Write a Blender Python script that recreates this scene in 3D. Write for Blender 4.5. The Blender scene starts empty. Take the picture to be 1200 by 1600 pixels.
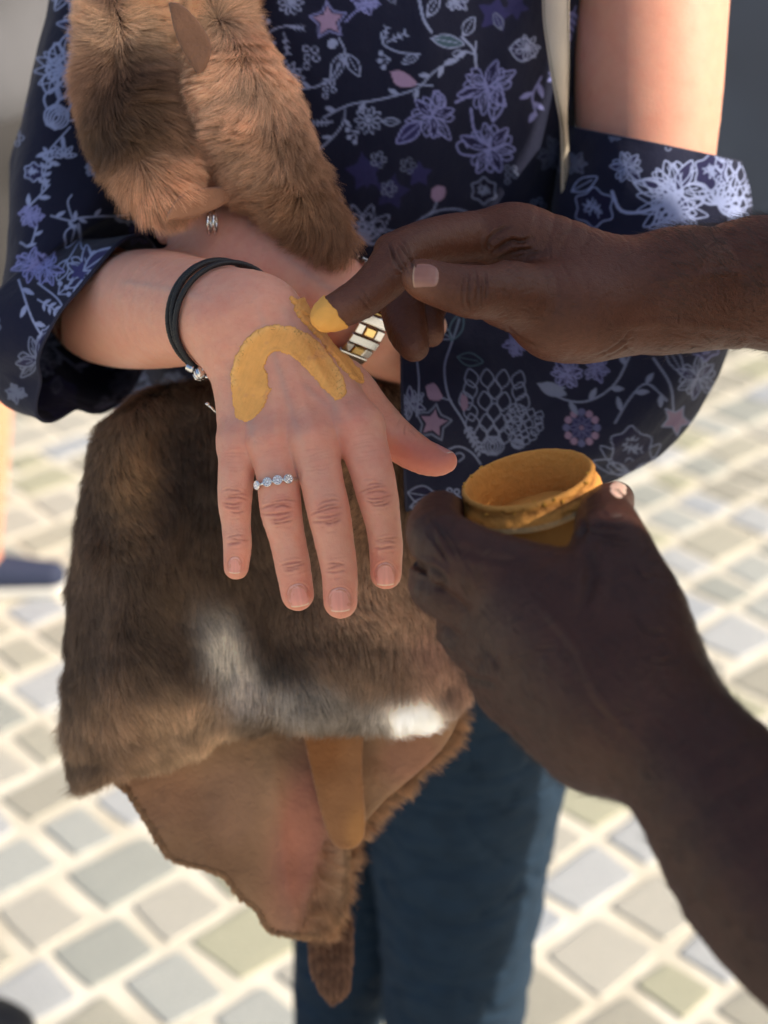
import bpy, math, random
import numpy as np
from mathutils import Vector, Matrix
random.seed(7); RNG = np.random.default_rng(7)
sc = bpy.context.scene
COL = sc.collection
# ------------------------------------------------------------------ camera
FPX = 2390.0; PITCH = math.radians(28.0); CAMZ = 1.5
cd = bpy.data.cameras.new('camera'); cam = bpy.data.objects.new('camera', cd); COL.objects.link(cam)
cam.location = (0, 0, CAMZ); cam.rotation_euler = (math.radians(90) - PITCH, 0, 0)
cd.sensor_fit = 'VERTICAL'; cd.sensor_height = 36.0; cd.lens = 36.0 * FPX / 1600.0
cd.clip_start = 0.02; cd.clip_end = 400
cd.dof.use_dof = True; cd.dof.focus_distance = 0.775
cd.dof.aperture_fstop = (cd.lens / 1000.0) / 0.0098
sc.camera = cam
# ------------------------------------------------------------------ world, sun, exposure
SUN = np.array([0.80, -0.26, 0.54]); SUN = SUN / np.linalg.norm(SUN)
w = bpy.data.worlds.new('World'); sc.world = w; w.use_nodes = True
wn = w.node_tree; bg = wn.nodes['Background']
sky = wn.nodes.new('ShaderNodeTexSky'); sky.sky_type = 'NISHITA'; sky.sun_disc = False
sky.sun_elevation = math.asin(SUN[2]); sky.sun_rotation = math.atan2(SUN[0], SUN[1])
sky.air_density = 1.0; sky.dust_density = 3.5; sky.ozone_density = 0.6
wn.links.new(sky.outputs[0], bg.inputs[0]); bg.inputs[1].default_value = 0.125
sl = bpy.data.lights.new('sun', 'SUN'); sl.energy = 3.8; sl.angle = math.radians(0.53); sl.color = (1.0, 0.92, 0.80)
so = bpy.data.objects.new('sun', sl); COL.objects.link(so)
so.rotation_euler = Vector(-SUN).to_track_quat('-Z', 'Y').to_euler()
sc.view_settings.view_transform = 'Standard'; sc.view_settings.look = 'None'
sc.view_settings.exposure = 0.74; sc.view_settings.gamma = 1.0; sc.view_settings.use_curve_mapping = False
sc.cycles.use_denoising = True; sc.cycles.max_bounces = 6; sc.cycles.transparent_max_bounces = 6

# ------------------------------------------------------------------ measuring helpers (photo position + distance -> place)
cP, sP = math.cos(PITCH), math.sin(PITCH)
RIGHT = np.array([1, 0, 0.]); UP = np.array([0, sP, cP]); FWD = np.array([0, cP, -sP]); CAM = np.array([0, 0, CAMZ])
def W(px, py, d):
    return CAM + RIGHT * ((px - 600) / FPX * d) + UP * ((800 - py) / FPX * d) + FWD * d
def Wv(px, py, d):
    px, py, d = np.broadcast_arrays(px, py, d)
    return CAM + ((px - 600) / FPX * d)[..., None] * RIGHT + ((800 - py) / FPX * d)[..., None] * UP + d[..., None] * FWD
def PJ(p):
    q = p - CAM; d = q @ FWD
    return 600 + FPX * (q @ RIGHT) / d, 800 - FPX * (q @ UP) / d, d
def srgb(r, g, b):
    c = np.array([r, g, b]) / 255.0
    return np.where(c <= 0.04045, c / 12.92, ((c + 0.055) / 1.055) ** 2.4)
def unit(v): return v / (np.linalg.norm(v, axis=-1, keepdims=True) + 1e-12)

def vnoise(p, scale, seed=0, octaves=1):
    p = np.asarray(p, float); out = 0; amp = 1; tot = 0
    for o in range(octaves):
        q = p * (scale * 2 ** o) + 17.13 * (seed + o); i = np.floor(q).astype(np.int64); f = q - i; f = f * f * (3 - 2 * f)
        D = p.shape[-1]; r = 0
        for c in range(2 ** D):
            h = np.full(p.shape[:-1], (seed * 7919 + o * 104729) & 0x7fffffff, np.int64); wgt = 1
            for a in range(D):
                b = (c >> a) & 1
                h = (h * 1664525 + (i[..., a] + b) * (73856093, 19349663, 83492791)[a] + 1013904223) & 0x7fffffff
                h = h ^ (h >> 15)
                wgt = wgt * (f[..., a] if b else 1 - f[..., a])
            h = (h * 1103515245 + 12345) & 0x7fffffff; h = h ^ (h >> 13); h = (h * 69069 + 1) & 0x7fffffff
            r = r + wgt * (h / 0x7fffffff * 2 - 1)
        out = out + amp * r; tot += amp; amp *= 0.5
    return out / tot

# ------------------------------------------------------------------ implicit shapes
BIG = 9.0
MARG = [.03]
class Cap:
    def __init__(s, a, b, ra, rb):
        s.a, s.b, s.ra, s.rb = np.array(a, float), np.array(b, float), ra, rb
        R = max(ra, rb); s.lo = np.minimum(s.a, s.b) - R; s.hi = np.maximum(s.a, s.b) + R
    def ev(s, P):
        dt = P.dtype; ba = (s.b - s.a).astype(dt); pa = P - s.a.astype(dt); bb = max(ba @ ba, 1e-12)
        t = np.clip((pa @ ba) / bb, 0, 1)
        dv = pa - t[:, None] * ba
        return np.sqrt(np.einsum('ij,ij->i', dv, dv)) - (s.ra + (s.rb - s.ra) * t)
class Ell:
    def __init__(s, c, r, R=None):
        s.c = np.array(c, float); s.r = np.array(r, float); s.R = np.eye(3) if R is None else R
        m = s.r.max(); s.lo = s.c - m; s.hi = s.c + m
    def ev(s, P):
        q = (P - s.c) @ s.R.T; k0 = np.linalg.norm(q / s.r, axis=1); k1 = np.linalg.norm(q / s.r ** 2, axis=1) + 1e-9
        return k0 * (k0 - 1) / k1
def smin(a, b, k):
    if k <= 0: return np.minimum(a, b)
    h = np.clip(0.5 + 0.5 * (b - a) / k, 0, 1)
    return b + (a - b) * h - k * h * (1 - h)
class U:
    def __init__(s, k, *ch):
        s.k = k; s.ch = ch; s.lo = np.min([c.lo for c in ch], 0); s.hi = np.max([c.hi for c in ch], 0)
    def ev(s, P):
        m = MARG[0]; lo = P.min(0) - m; hi = P.max(0) + m; r = None
        for c in s.ch:
            if np.any(c.hi < lo) or np.any(c.lo > hi): continue
            v = c.ev(P); r = v if r is None else smin(r, v, s.k)
        return np.full(len(P), BIG) if r is None else r
def catmull(A, n):
    A = np.array(A, float); P = np.vstack([2 * A[0] - A[1], A, 2 * A[-1] - A[-2]]); out = []
    for i in range(len(A) - 1):
        p0, p1, p2, p3 = P[i:i + 4]
        for t in np.linspace(0, 1, n, endpoint=False):
            out.append(0.5 * ((2 * p1) + (-p0 + p2) * t + (2 * p0 - 5 * p1 + 4 * p2 - p3) * t * t + (-p0 + 3 * p1 - 3 * p2 + p3) * t ** 3))
    out.append(A[-1]); return np.array(out)
def chain(st, n=3, world=False):
    """stations (px, py, depth, radius px) or world (x,y,z,r)"""
    A = np.array([list(W(*s[:3])) + [s[3] * s[2] / FPX] for s in st] if not world else st, float)
    if n > 1: A = catmull(A, n)
    return U(0, *[Cap(A[i][:3], A[i + 1][:3], A[i][3], A[i + 1][3]) for i in range(len(A) - 1)])
def polysd(px, py, poly):
    V = np.array(poly, float); n = len(V); d = np.full(px.shape, 1e18); s = np.ones(px.shape)
    for i in range(n):
        a = V[i]; b = V[i - 1]; e = b - a; wx = px - a[0]; wy = py - a[1]
        t = np.clip((wx * e[0] + wy * e[1]) / max(e @ e, 1e-9), 0, 1)
        d = np.minimum(d, (wx - e[0] * t) ** 2 + (wy - e[1] * t) ** 2)
        c1 = py >= a[1]; c2 = py < b[1]; c3 = e[0] * wy > e[1] * wx
        f = (c1 & c2 & c3) | (~c1 & ~c2 & ~c3); s = np.where(f, -s, s)
    return s * np.sqrt(d)
class Slab:
    def __init__(s, poly, dfun, th, r, smooth=3):
        A = np.array(poly, float)
        if smooth > 1:
            A = catmull(np.vstack([A, A[:1]]), smooth)[:-1]
        s.poly = A; s.df, s.th, s.r = dfun, th, r
        dd = dfun(A[:, 0], A[:, 1]); pts = np.vstack([Wv(A[:, 0], A[:, 1], dd - th * 3), Wv(A[:, 0], A[:, 1], dd + th * 3)])
        s.lo = pts.min(0) - .04; s.hi = pts.max(0) + .04
    def ev(s, P):
        px, py, d = PJ(P); sd = polysd(px, py, s.poly) * d / FPX; dz = d - s.df(px, py)
        qx = sd + s.r; qy = np.abs(dz) - s.th + s.r
        return np.sqrt(np.maximum(qx, 0) ** 2 + np.maximum(qy, 0) ** 2) + np.minimum(np.maximum(qx, qy), 0) - s.r

def grad(f, P, e=2e-4):
    k = np.array([[1, -1, -1], [-1, -1, 1], [-1, 1, -1], [1, 1, 1]], float); g = 0
    for v in k: g = g + v * evalf(f, P + v * e)[:, None]
    return unit(g)
def evalf(f, P, chunk=8000):
    return np.concatenate([f(P[i:i + chunk]) for i in range(0, len(P), chunk)]) if len(P) else np.zeros(0)
def nets(f, lo, hi, h, keep=None, project=True):
    """sparse surface nets; returns verts, quads, normals"""
    lo = np.array(lo, float); hi = np.array(hi, float); B = 8; H = B * h
    n = np.maximum(np.ceil((hi - lo) / H).astype(int), 1)
    I = np.stack(np.meshgrid(*[np.arange(k) for k in n], indexing='ij'), -1).reshape(-1, 3)
    # hierarchical culling with big bricks
    Bk = 6; key = I // Bk; order = np.lexsort((key[:, 2], key[:, 1], key[:, 0])); I = I[order]
    if keep is not None and len(I):
        kk = np.zeros(len(I), bool)
        for cx_ in (-.1, .5, 1.1):
            for cy_ in (-.1, .5, 1.1):
                for cz_ in (-.1, .5, 1.1): kk |= keep(lo + (I + np.array([cx_, cy_, cz_])) * H)
        I = I[kk]
    MARG[0] = H * .95 + 2 * h + .015; d = evalf(f, lo + (I + .5) * H, 1024)
    I = I[np.abs(d) < H * .95 + 2 * h]; MARG[0] = .014
    g = np.stack(np.meshgrid(*[np.arange(B + 1)] * 3, indexing='ij'), -1).reshape(-1, 3)
    NK = n.max() * B + 4
    keyf = lambda c: ((c[:, 0] + 1) * NK + (c[:, 1] + 1)) * NK + (c[:, 2] + 1)
    cells = []; verts = []; edges = []
    for i in range(0, len(I), 24):
        Ib = I[i:i + 24]; pts = (Ib[:, None, :] * B + g[None]).astype(float)
        v = f((lo + pts * h).reshape(-1, 3).astype(np.float32)).reshape(len(Ib), B + 1, B + 1, B + 1)
        s = v < 0; c8 = []
        sl_ = [slice(0, B), slice(1, B + 1)]
        offs = [(a, b, c) for a in (0, 1) for b in (0, 1) for c in (0, 1)]
        cnt = sum(s[:, sl_[a], sl_[b], sl_[c]].astype(np.int8) for a, b, c in offs)
        m = (cnt > 0) & (cnt < 8)
        if not m.any(): continue
        bi, x, y, z = np.nonzero(m)
        vals = {o: v[bi, x + o[0], y + o[1], z + o[2]] for o in offs}
        acc = np.zeros((len(bi), 3)); num = np.zeros(len(bi))
        for o in offs:
            for a in range(3):
                if o[a]: continue
                o2 = list(o); o2[a] = 1; v0 = vals[o]; v1 = vals[tuple(o2)]
                cr = (v0 < 0) != (v1 < 0); t = np.where(cr, v0 / np.where(cr, v0 - v1, 1), 0)
                p = np.tile(np.array(o, float), (len(bi), 1)); p[:, a] += t
                acc += p * cr[:, None]; num += cr
        cc = Ib[bi] * B + np.stack([x, y, z], 1)
        cells.append(cc); verts.append(lo + (cc + acc / num[:, None]) * h)
        for a in range(3):
            e0 = s[:, :B, :B, :B]; sh = [slice(None)] + [slice(0, B)] * 3; sh[a + 1] = slice(1, B + 1); e1 = s[tuple(sh)]
            bi, x, y, z = np.nonzero(e0 != e1)
            edges.append(np.column_stack([Ib[bi] * B + np.stack([x, y, z], 1), np.full(len(bi), a), e0[bi, x, y, z]]))
    cells = np.vstack(cells); verts = np.vstack(verts); edges = np.vstack(edges)
    k = keyf(cells); o = np.argsort(k); ks = k[o]; quads = []
    for a in range(3):
        E = edges[edges[:, 3] == a]; b = (a + 1) % 3; c = (a + 2) % 3; ids = []; ok = np.ones(len(E), bool)
        for db, dc in ((0, 0), (1, 0), (1, 1), (0, 1)):
            q = E[:, :3].copy(); q[:, b] -= db; q[:, c] -= dc; kk = keyf(q); j = np.clip(np.searchsorted(ks, kk), 0, len(ks) - 1)
            ok &= ks[j] == kk; ids.append(o[j])
        Q = np.stack(ids, 1)[ok]; fl = E[ok][:, 4] == 0; Q[fl] = Q[fl][:, ::-1]; quads.append(Q)
    quads = np.vstack(quads)
    if keep is not None:
        kv = keep(verts); quads = quads[kv[quads].all(1)]
        used = np.zeros(len(verts), bool); used[quads.ravel()] = True
        rm = np.cumsum(used) - 1; verts = verts[used]; quads = rm[quads]
    MARG[0] = .014; N = grad(f, verts); MARG[0] = .03
    if project:
        dd = evalf(f, verts); verts = verts - N * np.clip(dd, -h, h)[:, None]
    # make winding agree with the normals
    q = quads[:2000]; fn = np.cross(verts[q[:, 1]] - verts[q[:, 0]], verts[q[:, 2]] - verts[q[:, 0]])
    if np.sum(np.einsum('ij,ij->i', fn, N[q[:, 0]])) < 0: quads = quads[:, ::-1]
    return verts, quads, N

# ------------------------------------------------------------------ objects
def tag(o, label=None, cat=None, group=None, kind=None):
    if label: o['label'] = label
    if cat: o['category'] = cat
    if group: o['group'] = group
    if kind: o['kind'] = kind
    return o
def obj(name, V, Fq, mat, parent=None, col=None, smooth=True):
    me = bpy.data.meshes.new(name); V = np.asarray(V, np.float32)
    if isinstance(Fq, np.ndarray):
        k = Fq.shape[1]; nf = len(Fq)
        me.vertices.add(len(V)); me.vertices.foreach_set('co', V.ravel())
        me.loops.add(nf * k); me.loops.foreach_set('vertex_index', Fq.astype(np.int32).ravel())
        me.polygons.add(nf); me.polygons.foreach_set('loop_start', np.arange(0, nf * k, k, dtype=np.int32))
        try: me.polygons.foreach_set('loop_total', np.full(nf, k, np.int32))
        except Exception: pass
        me.update(calc_edges=True); me.validate()
    else:
        me.from_pydata([tuple(map(float, v)) for v in V], [], Fq); me.update()
    if smooth: me.shade_smooth()
    if col is not None:
        c = np.ones((len(V), 4), np.float32); c[:, :3] = np.clip(col, 0, 1)
        at = me.attributes.new('Col', 'FLOAT_COLOR', 'POINT'); at.data.foreach_set('color', c.ravel())
    if mat: me.materials.append(mat)
    o = bpy.data.objects.new(name, me); COL.objects.link(o)
    if parent: o.parent = parent; o.matrix_parent_inverse = parent.matrix_world.inverted() if False else Matrix.Translation(-Vector(parent.location)) @ Matrix()
    return o
def empty(name, loc):
    o = bpy.data.objects.new(name, None); o.location = tuple(map(float, loc)); COL.objects.link(o); o.empty_display_size = .02; return o
class MB:
    def __init__(s): s.v = []; s.f = []
    def add(s, V, Fc):
        n = len(s.v); s.v += [tuple(map(float, v)) for v in V]; s.f += [tuple(i + n for i in q) for q in Fc]
    def tube(s, pts, r, n=10, closed=False, flat=None, ref=None):
        pts = np.array(pts, float); m = len(pts); r = np.broadcast_to(r, (m,)); T = unit(np.gradient(pts, axis=0))
        if closed: T = unit(np.roll(pts, -1, 0) - np.roll(pts, 1, 0))
        u = np.array(ref if ref is not None else (0.13, .31, .94)); V = []
        for i in range(m):
            a = unit(np.cross(T[i], u)); b = np.cross(T[i], a); 
            if ref is None: u = -b if np.dot(-b, u) > 0 else b
            for j in range(n):
                t = 2 * math.pi * j / n; V.append(pts[i] + r[i] * (math.cos(t) * a + math.sin(t) * b * (flat or 1)))
        Fc = []
        for i in range(m if closed else m - 1):
            i2 = (i + 1) % m
            for j in range(n): Fc.append((i * n + j, i * n + (j + 1) % n, i2 * n + (j + 1) % n, i2 * n + j))
        if not closed: Fc += [tuple(range(n))[::-1], tuple((m - 1) * n + j for j in range(n))]
        s.add(V, Fc)
    def frame_box(s, c, ax, sz, bev=.18):
        """box with chamfered edges; ax rows = unit axes, sz = half sizes"""
        c = np.array(c, float); ax = np.array(ax, float); sz = np.array(sz, float); b = bev * sz.min(); V = []; idx = {}
        for sx in (-1, 1):
            for sy in (-1, 1):
                for sz_ in (-1, 1):
                    sg = (sx, sy, sz_)
                    for a in range(3):
                        p = np.array(sg) * (sz - b); p[a] = sg[a] * sz[a]; idx[(sg, a)] = len(V); V.append(c + p @ ax)
        Fc = []
        for a in range(3):
            b1, b2 = (a + 1) % 3, (a + 2) % 3
            for sgn in (-1, 1):
                q = []
                for u_, v_ in ((-1, -1), (1, -1), (1, 1), (-1, 1)):
                    g = [0, 0, 0]; g[a] = sgn; g[b1] = u_; g[b2] = v_; q.append(idx[(tuple(g), a)])
                Fc.append(tuple(q if sgn > 0 else q[::-1]))
            for u_ in (-1, 1):
                for v_ in (-1, 1):
                    g0 = [0, 0, 0]; g0[b1] = u_; g0[b2] = v_; g0[a] = -1; g1 = list(g0); g1[a] = 1
                    q = [idx[(tuple(g0), b1)], idx[(tuple(g1), b1)], idx[(tuple(g1), b2)], idx[(tuple(g0), b2)]]
                    Fc.append(tuple(q if u_ * v_ < 0 else q[::-1]))
        for sx in (-1, 1):
            for sy in (-1, 1):
                for sz_ in (-1, 1):
                    g = (sx, sy, sz_); q = [idx[(g, 0)], idx[(g, 1)], idx[(g, 2)]]; Fc.append(tuple(q if sx * sy * sz_ > 0 else q[::-1]))
        s.add(V, Fc)
    def lathe(s, c, axis, prof, n=48, closed=False):
        c = np.array(c, float); a = unit(np.array(axis, float)); u = unit(np.cross(a, [0.3, 1, .2])); v = np.cross(a, u); V = []; m = len(prof)
        for r, z in prof:
            for j in range(n):
                t = 2 * math.pi * j / n; V.append(c + a * z + r * (math.cos(t) * u + math.sin(t) * v))
        Fc = [(i * n + j, i * n + (j + 1) % n, (i + 1) * n + (j + 1) % n, (i + 1) * n + j) for i in range(m - 1) for j in range(n)]
        s.add(V, Fc)
    def build(s, name, mat, parent=None, smooth=True): return obj(name, s.v, s.f, mat, parent, smooth=smooth)

# ------------------------------------------------------------------ materials
def mat(name, base=(.5, .5, .5), rough=.5, metal=0, sss=0, sssr=(1, .35, .2), sscale=.004, bump=None, attr=False, spec=.5, coat=0, var=0, varscale=40, sheen=0):
    m = bpy.data.materials.new(name); m.use_nodes = True; nt = m.node_tree; b = nt.nodes['Principled BSDF']
    b.inputs['Roughness'].default_value = rough; b.inputs['Metallic'].default_value = metal
    b.inputs['Specular IOR Level'].default_value = spec; b.inputs['Coat Weight'].default_value = coat
    b.inputs['Sheen Weight'].default_value = sheen
    tc = nt.nodes.new('ShaderNodeTexCoord')
    src = None
    if attr:
        a = nt.nodes.new('ShaderNodeAttribute'); a.attribute_name = 'Col'; src = a.outputs['Color']
    if var:
        n = nt.nodes.new('ShaderNodeTexNoise'); n.inputs['Scale'].default_value = varscale; n.inputs['Detail'].default_value = 4
        nt.links.new(tc.outputs['Object'], n.inputs['Vector'])
        mr = nt.nodes.new('ShaderNodeMapRange'); mr.inputs[3].default_value = 1 - var; mr.inputs[4].default_value = 1 + var
        nt.links.new(n.outputs[0], mr.inputs[0])
        mx = nt.nodes.new('ShaderNodeVectorMath'); mx.operation = 'SCALE'
        if src: nt.links.new(src, mx.inputs[0])
        else: mx.inputs[0].default_value = tuple(base)
        nt.links.new(mr.outputs[0], mx.inputs['Scale']); src = mx.outputs[0]
    if src: nt.links.new(src, b.inputs['Base Color'])
    else: b.inputs['Base Color'].default_value = (*base, 1)
    if sss:
        b.inputs['Subsurface Weight'].default_value = sss; b.inputs['Subsurface Radius'].default_value = sssr; b.inputs['Subsurface Scale'].default_value = sscale
    prev = None
    for (kind, scale, dist, stren) in (bump or []):
        if kind == 'noise':
            t = nt.nodes.new('ShaderNodeTexNoise'); t.inputs['Scale'].default_value = scale; t.inputs['Detail'].default_value = 5; out = t.outputs[0]
        elif kind == 'cell':
            t = nt.nodes.new('ShaderNodeTexVoronoi'); t.feature = 'DISTANCE_TO_EDGE'; t.inputs['Scale'].default_value = scale; out = t.outputs[0]
        else:
            t = nt.nodes.new('ShaderNodeTexWave'); t.inputs['Scale'].default_value = scale; t.inputs['Distortion'].default_value = 1; out = t.outputs['Fac']
        nt.links.new(tc.outputs['Object'], t.inputs['Vector'])
        bp = nt.nodes.new('ShaderNodeBump'); bp.inputs['Strength'].default_value = stren; bp.inputs['Distance'].default_value = dist
        nt.links.new(out, bp.inputs['Height'])
        if prev: nt.links.new(prev, bp.inputs['Normal'])
        prev = bp.outputs[0]
    if prev: nt.links.new(prev, b.inputs['Normal'])
    return m
M_SKIN = mat('fair_skin', attr=True, rough=.48, sss=.55, sssr=(1, .42, .26), sscale=.0055, bump=[('noise', 800, .00028, .6), ('cell', 1100, .00016, .7)], var=.05, varscale=220, spec=.4)
M_DARK = mat('dark_skin', attr=True, rough=.44, sss=.10, sssr=(1, .4, .25), sscale=.002, bump=[('noise', 520, .0006, .8), ('cell', 820, .00035, .9), ('cell', 300, .0003, .4)], var=.28, varscale=380, spec=.34)
M_NAIL = mat('fingernail', attr=True, rough=.28, sss=.3, sscale=.002, coat=.15)
M_CLOTH = mat('printed_crepe', attr=True, rough=.85, bump=[('noise', 1400, .0004, .6), ('noise', 45, .004, .45), ('noise', 14, .01, .3)], var=.08, varscale=900, spec=.2, sheen=.08)
M_DENIM = mat('blue_denim', base=(.014, .030, .052), rough=.85, bump=[('noise', 900, .0006, .6)], var=.35, varscale=45, spec=.2)
M_OCHRE = mat('ochre_paste', attr=True, rough=.8, bump=[('noise', 500, .0005, .6), ('noise', 1800, .0002, .5)], var=.08, varscale=160, spec=.25)
M_LEATHER = mat('suede_hide', attr=True, rough=.9, bump=[('noise', 420, .0012, .7), ('cell', 260, .0006, .5), ('noise', 40, .006, .6)], var=.15, varscale=30, spec=.15, sheen=.2)
M_SILVER = mat('silver', base=(.75, .74, .72), rough=.2, metal=1)
M_GOLD = mat('gold', base=(.95, .68, .28), rough=.2, metal=1)
M_GEM = mat('clear_stone', base=(.92, .92, .95), rough=.05, coat=1, spec=1, metal=.4)
M_CORD = mat('black_cord', base=(.008, .009, .011), rough=.5, bump=[('noise', 2500, .0004, .6)], spec=.5)
M_STRAP = mat('cream_leather', base=srgb(186, 172, 152), rough=.6, var=.08, bump=[('noise', 600, .0004, .4)])
M_BLACK = mat('black_thread', base=(.03, .025, .02), rough=.8)

import time as _t; T0=_t.time()
def tick(n): print('TICK', n, round(_t.time()-T0,1))

#==STRUCTURE==
# ------------------------------------------------------------------ the setting
def ramp_mat(name, cols, scale, rough=.8, bump=()):
    m = mat(name, (.4, .4, .4), rough, bump=list(bump)); nt = m.node_tree
    tc = nt.nodes.new('ShaderNodeTexCoord'); n = nt.nodes.new('ShaderNodeTexNoise'); n.inputs['Scale'].default_value = scale; n.inputs['Detail'].default_value = 6
    r = nt.nodes.new('ShaderNodeValToRGB'); nt.links.new(tc.outputs['Object'], n.inputs[0]); nt.links.new(n.outputs[0], r.inputs[0])
    el = r.color_ramp.elements
    while len(el) < len(cols): el.new(.5)
    for i, c in enumerate(cols): el[i].position = .3 + .4 * i / (len(cols) - 1); el[i].color = (*c, 1)
    nt.links.new(r.outputs[0], nt.nodes['Principled BSDF'].inputs['Base Color']); return m
M_MORTAR = ramp_mat('pale_mortar', [srgb(190, 182, 164), srgb(206, 199, 182), srgb(216, 210, 195)], 9, .9, [('noise', 120, .003, .5)])
STONE_COL = [(176, 178, 172), (178, 174, 158), (182, 184, 184), (168, 164, 150), (186, 182, 170), (172, 176, 180), (176, 174, 150), (164, 166, 158)]
M_STONES = []
for i, c in enumerate(STONE_COL):
    c = np.array(c) * .96
    M_STONES.append(ramp_mat('worn_setts', [srgb(*(c * .88)), srgb(*c), srgb(*(np.minimum(c * 1.1, 255)))], 26 + i, .75, [('noise', 90, .004, .5)]))
gs = 120.0
ground = obj('ground', [(-gs, -gs, -.004), (gs, -gs, -.004), (gs, gs, -.004), (-gs, gs, -.004)], [(0, 1, 2, 3)], M_MORTAR, smooth=False)
tag(ground, kind='structure')
def sett_mesh(seed):
    rg = random.Random(seed); s = .5; m = 3; b = MB(); base = []; 
    out = []
    cor = [(-s, -s), (s, -s), (s, s), (-s, s)]
    cor = [(x + rg.uniform(-.06, .06), y + rg.uniform(-.06, .06)) for x, y in cor]; ring = []
    for i in range(4):
        p = np.array(cor[i]); q = np.array(cor[(i + 1) % 4]); o_ = np.array(cor[i - 1])
        ring += [p + (o_ - p) * .14, p * .965, p + (q - p) * .14, (p + q) / 2 + rg.uniform(-.015, .015)]
    n = len(ring); V = []
    for sc_, z in ((1.0, -.012), (.99, -.0022), (.955, .0004), (.6, .0010 + rg.uniform(-.0004, .0004))):
        V += [(p[0] * sc_, p[1] * sc_, z) for p in ring]
    Fc = [(k * n + j, k * n + (j + 1) % n, (k + 1) * n + (j + 1) % n, (k + 1) * n + j) for k in range(3) for j in range(n)] + [tuple(3 * n + j for j in range(n))]
    return V, Fc
protos = []
for k in range(16):
    V, Fc = sett_mesh(k); me = bpy.data.meshes.new('sett'); me.from_pydata(V, [], Fc); me.update(); me.materials.append(M_STONES[k % 8]); protos.append(me)
ang = math.radians(43); ca, sa = math.cos(ang), math.sin(ang); cand = []
row_y = 0; rg = random.Random(3); v = -14.0
while v < 16:
    rh = rg.uniform(.10, .13) ; u = -14.0 + rg.random() * .1
    while u < 16:
        wd = rg.choice([.09, .11, .125, .15]) * rg.uniform(.95, 1.05)
        x = ca * (u + wd / 2) - sa * (v + rh / 2); y = sa * (u + wd / 2) + ca * (v + rh / 2)
        if -.5 < y < 14 and abs(x) < 1.2 + y * .5:
            cand.append((x, y, wd - .021, rh - .021, rg.uniform(-.04, .04), rg.randrange(16), rg.uniform(-.0006, .0008)))
        u += wd
    v += rh
def inview(x, y):
    px, py, d = PJ(np.array([x, y, 0.])); return d > .5 and -60 < px < 1260 and 300 < py < 1680
cand.sort(key=lambda c: (0 if inview(c[0], c[1]) else 1, c[0] ** 2 + c[1] ** 2))
first = True; pv = [[] for _ in range(8)]; rest = MB(); nsing = 0
restV = {k: MB() for k in range(8)}
for i, (x, y, a, b, rz, k, dz) in enumerate(cand):
    if nsing < 295 and inview(x, y):
        o = bpy.data.objects.new('cobblestone', protos[k]); COL.objects.link(o); o.location = (x, y, dz); o.rotation_euler = (0, 0, ang + rz); o.scale = (a, b, 1); o.parent = ground; nsing += 1
    else:
        V, Fc = [tuple(vv.co) for vv in protos[k].vertices], [tuple(p.vertices) for p in protos[k].polygons]
        c_, s_ = math.cos(ang + rz), math.sin(ang + rz)
        if y > 7 and (k % 2): pass
        restV[k % 8].add([(x + c_ * p[0] * a - s_ * p[1] * b, y + s_ * p[0] * a + c_ * p[1] * b, p[2] + dz) for p in V], Fc)
mb = MB(); mi = []
for k in range(8):
    n0 = len(mb.f); mb.add(restV[k].v, restV[k].f); mi += [k] * (len(mb.f) - n0)
far = mb.build('far_cobblestones', None, ground, smooth=False); [far.data.materials.append(m_) for m_ in M_STONES]
far.data.polygons.foreach_set('material_index', mi); tag(far, kind='stuff')

# dark blue wall beyond, right; pale plaster house front beyond, left
M_BLUEW = ramp_mat('slate_blue_plaster', [srgb(26, 34, 48), srgb(32, 42, 58), srgb(40, 50, 64)], 2.2, .8, [('noise', 30, .004, .4)])
M_PALE = ramp_mat('grey_plaster', [srgb(96, 97, 104), srgb(108, 109, 116), srgb(120, 121, 128)], 1.6, .85, [('noise', 30, .004, .4)])
M_DOOR = mat('dark_frame', base=srgb(48, 44, 42), rough=.6, var=.1)
def wall_box(name, x0, x1, y0, y1, z0, z1, m, parent=None):
    b = MB(); b.frame_box(((x0 + x1) / 2, (y0 + y1) / 2, (z0 + z1) / 2), np.eye(3), ((x1 - x0) / 2, (y1 - y0) / 2, (z1 - z0) / 2), .02); return b.build(name, m, parent, smooth=False)
hb = empty('blue_building', (2.2, 4.6, 0)); tag(hb, 'dark slate blue wall of a building beyond the bare shoulder, out of focus', 'building')
wall_box('wall', .86, 5.5, 4.35, 4.95, .06, 4.2, M_BLUEW, hb); wall_box('plinth', .84, 5.52, 4.32, 4.98, -.02, .057, M_DOOR, hb)
for xx in (1.9, 3.2, 4.5):
    f_ = wall_box('window', xx - .4, xx + .4, 4.31, 4.346, 1.9, 3.1, M_DOOR, hb); wall_box('pane', xx - .34, xx + .34, 4.29, 4.307, 1.96, 3.04, M_CORD, f_)
hg = empty('grey_building', (-3, 5.8, 0)); tag(hg, 'pale grey plaster building far behind the woman on the left, out of focus', 'building')
wall_box('wall', -7, -.42, 5.4, 6.2, .1, 4.5, M_PALE, hg); wall_box('plinth', -7.02, -.40, 5.37, 6.23, -.02, .097, M_PALE, hg)
for xx in (-5.4, -3.6, -2.0):
    f_ = wall_box('window', xx - .45, xx + .45, 5.36, 5.396, 1.7, 3.0, M_DOOR, hg); wall_box('pane', xx - .38, xx + .38, 5.34, 5.357, 1.78, 2.92, M_CORD, f_)
tick('structure')
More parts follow.
